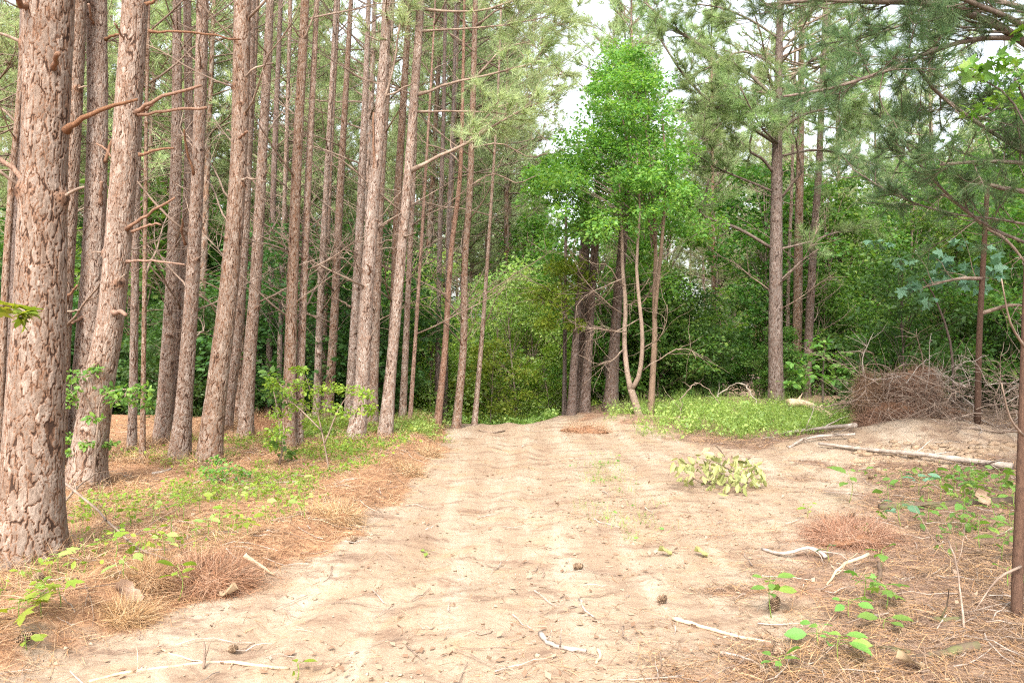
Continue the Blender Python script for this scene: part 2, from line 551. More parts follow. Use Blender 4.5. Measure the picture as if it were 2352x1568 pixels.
def ground_mat():
    m, nt, out = new_mat("sandy_forest_ground")
    pos = N(nt, "ShaderNodeNewGeometry").outputs["Position"]
    at = N(nt, "ShaderNodeAttribute", attribute_name="crack").outputs["Fac"]
    fine = noise(nt, mapping(nt, pos, (1, 1, 1)), 55, 6, 0.7)
    streak = noise(nt, mapping(nt, pos, (13, 19, 10)), 1.0, 6, 0.7)
    mid = noise(nt, pos, 2.3, 5, 0.65)
    mid2 = noise(nt, mapping(nt, pos, (1.2, 2.6, 1)), 1.7, 5, 0.65)
    big = noise(nt, pos, 0.55, 4, 0.6)
    sand = mixc(nt, ramp(nt, fine, [(0.3, (0, 0, 0)), (0.7, (1, 1, 1))]), (0.245, 0.175, 0.118), (0.335, 0.262, 0.195))
    sand = mixc(nt, ramp(nt, mid, [(0.5, (0, 0, 0)), (0.72, (.75, .75, .75))]), sand, (0.30, 0.195, 0.11))
    sand = mixc(nt, ramp(nt, big, [(0.5, (0, 0, 0)), (0.7, (.6, .6, .6))]), sand, (0.36, 0.295, 0.23))
    longi = noise(nt, mapping(nt, pos, (3.2, .28, 1)), 1.0, 5, 0.6)
    sand = mixc(nt, ramp(nt, longi, [(0.45, (0, 0, 0)), (0.62, (.7, .7, .7))]), sand, (0.225, 0.155, 0.105))
    sand = mixc(nt, ramp(nt, longi, [(0.30, (.6, .6, .6)), (0.44, (0, 0, 0))]), sand, (0.385, 0.32, 0.25))
    lit = ramp(nt, math_n(nt, 'MULTIPLY', ramp(nt, mid2, [(0.42, (0, 0, 0)), (0.68, (1, 1, 1))]), streak), [(0.16, (0, 0, 0)), (0.5, (.85, .85, .85))])
    sand = mixc(nt, lit, sand, (0.155, 0.10, 0.07))
    duff = mixc(nt, ramp(nt, streak, [(0.3, (0, 0, 0)), (0.7, (1, 1, 1))]), (0.17, 0.085, 0.05), (0.38, 0.22, 0.125))
    duff = mixc(nt, ramp(nt, fine, [(0.5, (0, 0, 0)), (0.8, (.6, .6, .6))]), duff, (0.38, 0.24, 0.14))
    sx = N(nt, "ShaderNodeSeparateXYZ")
    nt.links.new(pos, sx.inputs[0])
    rt = ramp(nt, math_n(nt, 'ADD', math_n(nt, 'MULTIPLY', sx.outputs[0], .12), math_n(nt, 'MULTIPLY', mid, .5)), [(0.25, (0, 0, 0)), (0.5, (1, 1, 1))])
    grey = mixc(nt, ramp(nt, streak, [(0.3, (0, 0, 0)), (0.7, (1, 1, 1))]), (0.10, 0.062, 0.045), (0.27, 0.175, 0.125))
    grey = mixc(nt, ramp(nt, mid2, [(0.5, (0, 0, 0)), (0.66, (.8, .8, .8))]), grey, (0.33, 0.225, 0.15))
    duff = mixc(nt, rt, duff, grey)  # right bank duff greyer and darker, partly its shade painted in
    k = math_n(nt, 'ADD', at, math_n(nt, 'MULTIPLY', math_n(nt, 'SUBTRACT', math_n(nt, 'ADD', mid, math_n(nt, 'MULTIPLY', fine, 0.5)), 0.75), 0.7))
    c = mixc(nt, ramp(nt, k, [(0.35, (0, 0, 0)), (0.65, (1, 1, 1))]), duff, sand)
    b = N(nt, "ShaderNodeBsdfPrincipled", Roughness=0.95)
    b.inputs["Specular IOR Level"].default_value = 0.1
    nt.links.new(c, b.inputs["Base Color"])
    bp = N(nt, "ShaderNodeBump", Strength=0.55, Distance=0.012)
    nt.links.new(math_n(nt, 'ADD', fine, streak), bp.inputs["Height"])
    nt.links.new(bp.outputs[0], b.inputs["Normal"])
    nt.links.new(b.outputs[0], out.inputs[0])
    return m


M_GROUND = ground_mat()

# ------------------------------------------------------------------ the ground and the track
ys = np.concatenate([np.linspace(-30, 1.5, 30)[:-1], np.geomspace(1.5, 30, 620), np.geomspace(30, 400, 40)[1:]])
us = np.concatenate([np.linspace(-60, -1, 60)[:-1], np.linspace(-1, 1, 460), np.linspace(1, 60, 60)[1:]])
UU, YY = np.meshgrid(us, ys)
XX = UU * np.clip(YY * 0.72, 2.6, 60)
XX = np.clip(XX, -420, 420) + np.where(abs(XX) > 420, UU * 0.01, 0)
ZZ = H(XX, YY)
near = (YY > 1.5) & (YY < 14) & (abs(UU) < 1.3)
MK = road_mask(XX, YY)
ZZ = ZZ + np.where(near, (fbm(XX * 22, YY * 22, 2, 21) - 0.5) * 0.014, 0)
nr_, nc_ = XX.shape
idx = np.arange(nr_ * nc_).reshape(nr_, nc_)
quads = np.stack([idx[:-1, :-1], idx[:-1, 1:], idx[1:, 1:], idx[1:, :-1]], -1).reshape(-1, 4)
Vg = np.stack([XX, YY, ZZ], -1).reshape(-1, 3)
mk = soil_mask(XX, YY).reshape(-1)
fm = MK.reshape(-1)[quads].mean(1) > 0.5
for nm, sel in (("forest_floor", ~fm), ("dirt_track", fm)):
    q = quads[sel]
    u, inv = np.unique(q, return_inverse=True)
    b = MB()
    b.add(Vg[u], inv.reshape(-1, 4), None, 0, mk[u])
    tag(ob(nm, b.mesh(nm, [M_GROUND], True, crack=True)), kind='structure',
        label="sandy dirt track with wheel ruts running over a low rise" if fm is sel or nm == "dirt_track" else "forest floor of brown pine straw and bare sand")

# ------------------------------------------------------------------ bark, trunks, branches
_J = rng.random((512, 512, 2))


def worley(u, v, nu):
    """F2 - F1 of a jittered grid, wrapping in u with nu cells"""
    ui, vi = np.floor(u).astype(int), np.floor(v).astype(int)
    f1 = np.full(u.shape, 9.0)
    f2 = np.full(u.shape, 9.0)
    cid = np.zeros(u.shape)
    for a in (-1, 0, 1):
        for c in (-1, 0, 1):
            cu, cv = ui + a, vi + c
            j = _J[(cu % nu) & 511, cv & 511]
            d = np.hypot(cu + j[..., 0] - u, cv + j[..., 1] - v)
            m = d < f1
            f2 = np.where(m, f1, np.minimum(f2, d))
            cid = np.where(m, (j[..., 0] * 7.13 + j[..., 1] * 3.7) % 1.0, cid)
            f1 = np.where(m, d, f1)
    return f2 - f1, cid


def trunk_mesh(name, pts, rads, sides, dz, mat, cellw=0.04, cellh=0.10, depth=0.012, seed=0, flare=0.35, knots=(), zdense=99.0):
    """pts from the base up, world space; returns mesh about pts[0]"""
    p = np.array([tuple(q) for q in pts], float)
    r = np.array(rads, float)
    z = p[:, 2]
    zd = min(z[-1], z[0] + zdense)
    nd = int(np.clip((zd - z[0]) / dz, 6, 1100))
    zz = np.linspace(z[0], zd, nd)
    if z[-1] > zd + .1:
        zz = np.concatenate([zz, np.linspace(zd, z[-1], max(3, int((z[-1] - zd) / .3)))[1:]])
    n = len(zz)
    sl = smooth_line([Vector(q) for q in p], 60)
    sl = np.array([tuple(q) for q in sl])
    o = np.argsort(sl[:, 2])
    x = np.interp(zz, sl[o, 2], sl[o, 0])
    y = np.interp(zz, sl[o, 2], sl[o, 1])
    rr = np.interp(zz, z, r)
    hh = zz - z[0]
    rr = rr * (1 + flare * np.exp(-hh / 0.22) + 0.04 * (vnoise(hh * 1.5, np.full(n, seed * 3.1)) - 0.5))
    a = np.arange(sides) * 2 * PI / sides
    A, Z = np.meshgrid(a, hh)
    R = np.repeat(rr[:, None], sides, 1)
    rm = max(float(np.median(rr)), 0.02)
    nu = max(5, int(round(2 * PI * rm / cellw)))
    cw = cellh * (0.75 + 0.5 * rng.random())
    wob = (fbm(A * 3 + seed, Z * 7, 3, seed) - 0.5)
    U = A / (2 * PI) * nu + 1.5 * (vnoise(np.cos(A) * 2.2 + seed, Z * 5 + np.sin(A) * 2, 2) - 0.5) + 0.6 * (vnoise(np.cos(A) * 9 + seed, Z * 24 + np.sin(A) * 9, 6) - 0.5)
    Vv = Z / cw + 0.6 * (vnoise(np.cos(A) * 3, Z * 3 + np.sin(A) * 3 + seed, 4) - .5) + 0.5 * (vnoise(np.cos(A) * 11, Z * 20 + np.sin(A) * 11 + seed, 8) - .5) + 50 * seed % 400
    f, cid = worley(U, Vv, nu)
    g2, cid2 = worley(U * 2 + .37, Vv * 3.1 + .9, nu * 2)
    cid = .55 * cid + .45 * cid2
    ck = np.maximum((1 - sstep(0.02, 0.17, f)) * (0.45 + 0.9 * fbm(np.cos(A) * 3 + 5, Z * 5 + np.sin(A) * 3, 4, seed + 9)), (1 - sstep(.02, .16, g2)) * .55 * sstep(.45, .65, fbm(np.cos(A) * 3, Z * 7 + np.sin(A) * 3, 3, seed + 3)))
    R = R + (wob * 0.25 - 1.0 * ck + (cid - .5) * 0.9) * depth
    for (ka, kz, ks) in knots:
        da = (A - ka + PI) % (2 * PI) - PI
        d2 = (da * rm / ks) ** 2 + ((Z - kz) / (ks * 0.8)) ** 2
        e = np.exp(-d2)
        R = R + e * ks * 0.45
        ck = np.maximum(ck, e * 0.75)
    vx = x[:, None] + R * np.cos(A)
    vy = y[:, None] + R * np.sin(A)
    V = np.stack([vx, vy, np.repeat(zz[:, None], sides, 1)], -1).reshape(-1, 3)
    i = np.arange(n - 1)[:, None] * sides
    j = np.arange(sides)[None, :]
    k = (j + 1) % sides
    q = np.stack([i + j, i + k, i + sides + k, i + sides + j], -1).reshape(-1, 4)
    b = MB()
    b.add(V, q, None, 0, ck.reshape(-1))
    me = b.mesh(name, [mat], True, off=p[0], crack=True)
    at = me.attributes.new("tone", 'FLOAT', 'POINT')
    at.data.foreach_set("value", cid.astype(np.float32).ravel())
    return me


def wobble(p0, d0, L, n, up=0.0, amp=0.12):
    """a crooked growing line"""
    p = Vector(p0)
    d = Vector(d0).normalized()
    out = [p.copy()]
    for k in range(n):
        d = (d + Vector((random.gauss(0, amp), random.gauss(0, amp), random.gauss(0, amp) + up))).normalized()
        p = p + d * (L / n)
        out.append(p.copy())
    return out


def dead_branch_mb(b, p0, d0, L, r, twigs=6, up=0.04, mat=0, deep=True):
    line = wobble(p0, d0, L, 7, up, 0.10)
    tube(b, line, np.linspace(r, r * 0.3, 8), 5, mat, 0.4)
    for _ in range(twigs):
        k = random.randint(2, 6)
        d = (line[k + 1] - line[k]).normalized()
        s = Vector((random.gauss(0, 1), random.gauss(0, 1), random.gauss(0.1, 0.6)))
        q = wobble(line[k], d * 0.7 + s * 0.6, L * random.uniform(0.2, 0.5), 4, 0.02, 0.16)
        tube(b, q, np.linspace(r * 0.45, r * 0.15, 5), 3, mat, 0.4, False)
        if deep and random.random() < 0.6:
            d2 = (q[3] - q[2]).normalized()
            s = Vector((random.gauss(0, 1), random.gauss(0, 1), random.gauss(0, 0.6)))
            tube(b, wobble(q[2], d2 + s * 0.6, L * 0.18, 3, 0, 0.15), np.linspace(r * 0.25, r * 0.1, 4), 3, mat, 0.4, False)


BR = []
for k in range(12):
    b = MB()
    el = random.uniform(0.25, 0.75)
    dead_branch_mb(b, (0, 0, 0), (math.cos(el), 0, math.sin(el)), 1.0, 0.0085, 7, 0.03)
    BR.append(b.mesh("dead_branch", [M_DEAD], True))
STUB = []
for k in range(6):
    b = MB()
    el = random.uniform(-0.1, 0.7)
    L = random.uniform(0.5, 1.0)
    line = wobble((0, 0, 0), (math.cos(el), 0, math.sin(el)), L, 4, 0.03, 0.12)
    tube(b, line, [0.055, 0.045, 0.04, 0.035, 0.03], 6, 0, 0.4)
    STUB.append(b.mesh("branch_stub", [M_DEAD], True))


def put_branch(parent, at, az, sc, stub=False):
    o = ob("branch_stub" if stub else "branch", random.choice(STUB if stub else BR), parent, at)
    o.rotation_euler = (random.uniform(-0.5, 0.5) if not stub else 0, 0, az)
    o.scale = (sc, sc, sc)
    return o


def pine_crown_mb(b, h0, h1, spread, nbr, ntuft, nneed, L, w, dead=0, dead_z=(2.5, 6), lean=(0, 0), cx=0, fine=4, mats=(0, 1, 2)):
    """limbs and needles about a vertical axis; mat 0 wood, 1 needles, 2 dead wood"""
    tp, td = [], []
    for k in range(nbr):
        t = (k + random.random()) / nbr
        z = h0 + (h1 - h0) * t
        az = random.uniform(0, 2 * PI)
        Lb = spread * (1.0 - 0.8 * t ** 1.5) * random.uniform(0.6, 1.1)
        el = 0.15 + 0.6 * t + random.uniform(-0.15, 0.2)
        d = Vector((math.cos(az) * math.cos(el), math.sin(az) * math.cos(el), math.sin(el)))
        p0 = Vector((lean[0] * z, lean[1] * z, z))
        line = wobble(p0, d, Lb, 6, 0.06, 0.09)
        tube(b, line, np.linspace(0.03 * (1 - 0.5 * t), 0.008, 7), fine, mats[0], 0.4, False)
        for _ in range(ntuft):
            kk = random.randint(2, 5)
            f = random.random()
            q = line[kk].lerp(line[kk + 1], f)
            dd = (line[kk + 1] - line[kk]).normalized()
            s = Vector((random.gauss(0, 1), random.gauss(0, 1), random.gauss(0.25, 0.5))) * 0.7
            dd = (dd + s).normalized()
            Ls = Lb * random.uniform(0.08, 0.3)
            e = q + dd * Ls
            tube(b, [q, q.lerp(e, 0.5) + Vector((0, 0, -0.02)), e], [0.009, 0.007, 0.005], 3, mats[0], 0.4, False)
            tp.append(e)
            td.append((dd + Vector((0, 0, 0.25))).normalized())
    tufts(b, np.array([tuple(q) for q in tp]), np.array([tuple(q) for q in td]), nneed, L, w, mats[1])
    for _ in range(dead):
        z = random.uniform(*dead_z)
        az = random.uniform(0, 2 * PI)
        el = random.uniform(0.1, 0.8)
        p0 = Vector((lean[0] * z, lean[1] * z, z))
        dead_branch_mb(b, p0, (math.cos(az) * math.cos(el), math.sin(az) * math.cos(el), math.sin(el)), random.uniform(0.7, 2.0), 0.009, 5, 0.03, mats[2], False)


def needled_limb(b, line, r0, r1, nsub, ntuft, nneed, L, w, sub_len=(0.4, 1.1), fr=0.25, mats=(0, 1)):
    """a living limb: curved wood, side shoots, needle tufts"""
    m = len(line)
    rr = np.linspace(r0, r1, m)
    tube(b, line, rr, 6, mats[0], 0.4)
    tp, td = [], []
    for _ in range(nsub):
        f = fr + (1 - fr) * random.random()
        x = f * (m - 1)
        k = min(int(x), m - 2)
        p = line[k].lerp(line[k + 1], x - k)
        d = (line[k + 1] - line[k]).normalized()
        s = Vector((random.gauss(0, 1), random.gauss(0, 1), random.gauss(0.05, 0.55)))
        sl = wobble(p, d * 0.8 + s * 0.8, random.uniform(*sub_len) * (1.15 - 0.6 * f), 5, 0.03, 0.14)
        tube(b, sl, np.linspace(max(rr[k] * 0.4, 0.005), 0.003, 6), 4, mats[0], 0.4, False)
        for _ in range(ntuft):
            j = random.randint(1, 4)
            q = sl[j].lerp(sl[j + 1], random.random())
            dd = ((sl[j + 1] - sl[j]).normalized() + Vector((random.gauss(0, .6), random.gauss(0, .6), random.gauss(.1, .5)))).normalized()
            e = q + dd * random.uniform(.05, .22)
            tube(b, [q, q.lerp(e, .5), e], [.004, .0035, .003], 3, mats[0], 0.4, False)
            tp.append(tuple(e))
            td.append(tuple(dd))
        tp.append(tuple(sl[-1]))
        td.append(tuple((sl[-1] - sl[-2]).normalized()))
    tufts(b, np.array(tp), np.array(td), nneed, L, w, mats[1], 0.5)


# crowns shared by the pines whose tops rise out of the picture
LEANX = 0.045
CROWN_TOP = []
for k in range(3):
    b = MB()
    pine_crown_mb(b, 0, 6.5, 2.0, 36, 8, 14, 0.24, 0.014)
    CROWN_TOP.append(b.mesh("pine_crown", [M_DEAD, M_NEEDLE, M_DEAD]))

# ------------------------------------------------------------------ the pines that can be told apart
# label, [(px, py, width)] from the top down, depth or None, bark, loose dead branches, stubs, given branches [(pts, w0, w1)]
PINES = [
 ("thickest pine in the stand, with flaky plated bark and a broken limb above eye level",
  [(113, 0, 105), (108, 200, 100), (101, 400, 98), (92, 700, 108), (78, 1000, 126), (66, 1240, 140), (62, 1285, 146)], None, 'g', 0, 3,
  [([(150, 303), (175, 282), (210, 262), (260, 245), (312, 232)], 15, 6), ([(122, 158), (128, 140), (133, 122)], 13, 10),
   ([(58, 425), (42, 400), (30, 385), (0, 365), (-30, 350)], 13, 10), ([(70, 30), (45, 5), (30, -20)], 15, 11), ([(60, 300), (66, 288)], 8, 6)]),
 ("slim pine half hidden close behind the thickest trunk",
  [(173, 0, 48), (157, 400, 46), (140, 700, 48), (125, 1000, 52), (118, 1080, 58)], 8.6, 'p', 2, 2,
  [([(150, 690), (165, 670), (178, 655)], 7, 4), ([(150, 715), (185, 712)], 5, 4)]),
 ("pine with a scarred trunk rising behind the left shoulder of the double leaning pair",
  [(222, 0, 44), (224, 300, 43), (214, 600, 48), (204, 760, 52), (186, 1000, 60), (180, 1085, 66)], 8.9, 'p', 2, 3,
  [([(242, 90), (258, 84), (276, 80)], 7, 5), ([(229, 468), (231, 440), (233, 418)], 9, 7), ([(240, 372), (250, 345), (260, 315)], 8, 6), ([(218, 58), (210, 40), (203, 10)], 8, 5),
   ([(200, 720), (178, 735), (165, 742)], 9, 5)]),
 ("pale pine bristling with long snapped dead limbs reaching toward the track",
  [(311, 0, 56), (297, 200, 57), (284, 400, 57), (258, 700, 58), (228, 880, 66), (202, 1060, 76), (196, 1118, 84)], None, 'g', 0, 2,
  [([(312, 258), (345, 240), (380, 220), (462, 200)], 10, 6), ([(318, 264), (400, 252), (477, 248)], 7, 6), ([(340, 72), (440, 75), (555, 93)], 6, 4),
   ([(318, 356), (360, 345), (398, 340)], 7, 5), ([(290, 525), (340, 492), (402, 453)], 8, 5), ([(302, 532), (335, 520), (367, 515)], 7, 5),
   ([(290, 600), (350, 600), (425, 608)], 6, 4), ([(290, 103), (275, 75), (265, 55)], 6, 4), ([(266, 368), (245, 345), (222, 330)], 6, 4),
   ([(262, 718), (278, 716), (290, 721)], 12, 8), ([(336, 12), (352, 4), (374, -6)], 8, 6), ([(318, 262), (335, 250), (352, 240)], 10, 8)]),
 ("thin straight pine standing just right of the pale pine with snapped limbs",
  [(326, 0, 13), (320, 250, 14), (312, 550, 16), (307, 850, 18), (303, 1034, 20)], None, 'p', 10, 2, []),
 ("thinnest grey pine pole with a few knots, in front of the dark brush",
  [(342, 0, 7), (336, 300, 8), (333, 600, 10), (329, 900, 11), (327, 1060, 13)], None, 'p', 8, 1, []),
 ("pine with a reddish scar low on its dark trunk, left of a touching pair",
  [(407, 0, 18), (405, 350, 24), (395, 650, 28), (382, 860, 31), (371, 1016, 36)], None, 'p', 14, 2, []),
 ("slimmer pine of the touching pair, on the shaded side",
  [(430, 0, 17), (434, 350, 19), (421, 650, 22), (410, 850, 24), (398, 1038, 30)], 10.8, 'p', 14, 1, []),
 ("stouter pine of the touching pair, pale bark lit from the track",
  [(466, 0, 26), (456, 350, 28), (442, 650, 30), (424, 910, 36), (411, 1058, 46)], None, 'g', 14, 3,
  [([(449, 402), (428, 345), (422, 298)], 6, 4), ([(425, 560), (418, 530), (420, 505)], 6, 4), ([(465, 50), (455, 20), (452, -10)], 5, 4)]),
 ("stout pine that bows out at its foot beside green weeds",
  [(557, 0, 38), (549, 350, 37), (527, 650, 41), (497, 900, 46), (478, 1064, 54)], None, 'g', 10, 3,
  [([(556, 182), (580, 160), (627, 143)], 5, 4), ([(553, 412), (585, 411), (612, 417)], 5, 3), ([(545, 340), (530, 305), (520, 300)], 5, 4), ([(548, 320), (560, 308), (568, 304)], 6, 5)]),
 ("shaded pine close behind the bowed stout pine",
  [(578, 0, 18), (573, 200, 20), (560, 550, 24), (540, 800, 27), (514, 1012, 32)], 11.9, 'p', 12, 1, []),
 ("straight pine with a faint green cast of moss, right of the bowed pine",
  [(621, 0, 17), (603, 350, 22), (587, 650, 26), (575, 800, 28), (563, 1006, 34)], None, 'p', 14, 3, []),
 ("narrow pine seen between the bowed pine and the mossy straight one",
  [(585, 100, 14), (566, 450, 18), (552, 750, 20), (545, 995, 23)], 13.2, 'p', 12, 0, []),
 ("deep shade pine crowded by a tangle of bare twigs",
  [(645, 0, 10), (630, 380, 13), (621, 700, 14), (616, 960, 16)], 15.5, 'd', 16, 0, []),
 ("slender pole pine in the gap left of the forked young bush",
  [(668, 0, 8), (654, 450, 9), (646, 700, 11), (638, 985, 13)], 14.5, 'p', 12, 0, []),
 ("clean pine rising behind the yellow green bush, the thicker of two neighbours",
  [(701, 0, 19), (683, 350, 22), (672, 650, 25), (666, 850, 28), (661, 1036, 36)], None, 'g', 12, 2, 
  [([(699, 92), (718, 40), (734, -10)], 5, 3), ([(692, 88), (670, 60), (640, 40)], 4, 2)]),
 ("clean pine rising behind the yellow green bush, the thinner of two neighbours",
  [(728, 0, 11), (711, 350, 15), (698, 650, 17), (690, 850, 19), (682, 1030, 26)], None, 'g', 12, 1, []),
 ("dim slender pine, left one of three set back behind the bush",
  [(772, 0, 9), (750, 420, 13), (736, 700, 16), (727, 990, 19)], 13.4, 'p', 12, 1, []),
 ("thinnest of three set back pines behind the bush",
  [(778, 0, 7), (763, 300, 9), (749, 650, 11), (741, 985, 13)], 14.2, 'p', 10, 0, []),
 ("thickest of three set back pines behind the bush, with whorled dead limbs",
  [(806, 0, 10), (795, 200, 13), (781, 450, 17), (767, 750, 19), (752, 990, 24)], 13.2, 'p', 18, 2, []),
 ("pine just left of the bright pair beside the track, ringed by bare branches",
  [(847, 0, 10), (834, 350, 17), (820, 650, 20), (808, 860, 22), (802, 990, 27)], 12.8, 'p', 16, 1, [([(806, 706), (790, 695), (770, 683)], 5, 3)]),
 ("brightest pine of the trackside cluster, with a curled black stub halfway up",
  [(890, 0, 22), (876, 225, 25), (858, 450, 29), (842, 680, 30), (830, 900, 33), (815, 1012, 42)], None, 'g', 10, 2,
  [([(862, 402), (858, 330), (857, 258)], 6, 4), ([(843, 634), (851, 622), (843, 605)], 6, 4), ([(885, 222), (920, 205), (955, 188)], 5, 3), ([(876, 255), (898, 180), (915, 80), (925, 20)], 6, 4),
   ([(870, 300), (850, 285), (845, 262)], 4, 3)]),
 ("pale pine pressed against the right flank of the one with the curled stub",
  [(900, 0, 14), (886, 230, 18), (873, 450, 19), (864, 700, 20), (858, 900, 21), (855, 1003, 26)], 12.3, 'g', 8, 1, [([(872, 560), (888, 552), (904, 553)], 4, 3), ([(858, 530), (880, 518), (897, 506)], 5, 4)]),
 ("pine sheltering behind the leaning trackside pine, its trunk forking off whorls",
  [(940, 0, 13), (927, 225, 16), (914, 450, 18), (905, 700, 19), (893, 990, 23)], 13.1, 'p', 14, 2, []),
 ("pine leaning over the track edge with long living limbs toward the gap of sky",
  [(966, 0, 18), (955, 175, 20), (942, 350, 21), (916, 650, 23), (898, 850, 25), (883, 1008, 33)], None, 'g', 8, 2,
  [([(945, 392), (1010, 358), (1070, 330), (1176, 265), (1250, 232)], 9, 4), ([(960, 218), (1040, 190), (1176, 160), (1240, 138)], 7, 3), ([(960, 258), (1080, 257), (1180, 263)], 5, 2),
   ([(975, 20), (1080, 27), (1176, 5), (1290, -30)], 6, 3), ([(970, 72), (1080, 65), (1180, 55), (1260, 40)], 5, 2), ([(928, 545), (955, 535)], 5, 4)]),
 ("small pine with dim trunk just right of the leaning trackside pine",
  [(962, 0, 8), (950, 400, 11), (937, 680, 13), (924, 988, 17)], 13.0, 'p', 14, 1, []),
 ("reddish pine whip, a few fingers wide, slanting beside the track",
  [(1000, 0, 4), (982, 325, 6), (963, 640, 8), (941, 994, 10)], 12.6, 'r', 8, 0, []),
 ("dark pine pole deep behind the reddish curved pine, left one of two",
  [(1018, 300, 9), (1010, 560, 11), (1004, 950, 13)], 16, 'd', 12, 0, []),
 ("dark pine pole deep behind the reddish curved pine, right one of two",
  [(1040, 300, 8), (1030, 560, 10), (1022, 950, 12)], 16.5, 'd', 12, 0, []),
 ("reddish brown pine with a gentle curve, its foot on the track verge",
  [(1064, 150, 7), (1057, 400, 10), (1036, 580, 12), (1022, 800, 14), (1003, 991, 17)], 12.7, 'r', 14, 0, []),
 ("last full sized pine before the gap where the track dips away",
  [(1092, 0, 12), (1081, 400, 15), (1068, 600, 15), (1064, 800, 17), (1047, 987, 20)], 13.0, 'p', 18, 2,
  [([(1085, 300), (1140, 250), (1210, 225), (1295, 165)], 5, 2), ([(1090, 180), (1160, 110), (1230, 90), (1310, 30)], 5, 2), ([(1092, 60), (1150, 20), (1220, 5), (1290, 20)], 5, 2),
   ([(1083, 340), (1150, 330), (1215, 360), (1260, 350)], 4, 2), ([(1078, 430), (1130, 400), (1190, 420), (1240, 400)], 4, 2), ([(1080, 400), (1030, 350), (980, 330), (950, 300)], 4, 2), ([(1090, 120), (1040, 80), (1000, 60), (960, 70)], 4, 2)]),
 ("small twiggy pine at the lip where the track drops from sight",
  [(1142, 250, 5), (1122, 560, 8), (1108, 760, 10), (1089, 987, 13)], 13.6, 'p', 16, 0, []),
 ("pine slicing the picture edge, thin and reddish, beyond the thickest trunk",
  [(60, 0, 13), (44, 230, 13), (22, 500, 15), (8, 750, 17), (-4, 1050, 20)], 8.6, 'p', 6, 0, []),
 ("shaded pine between the picture edge and the thickest trunk",
  [(52, 200, 22), (36, 500, 24), (24, 800, 27), (14, 1085, 32)], 8.9, 'd', 6, 1, []),
]
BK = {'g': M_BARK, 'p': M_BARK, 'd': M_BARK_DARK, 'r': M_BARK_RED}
PINE_POS = []


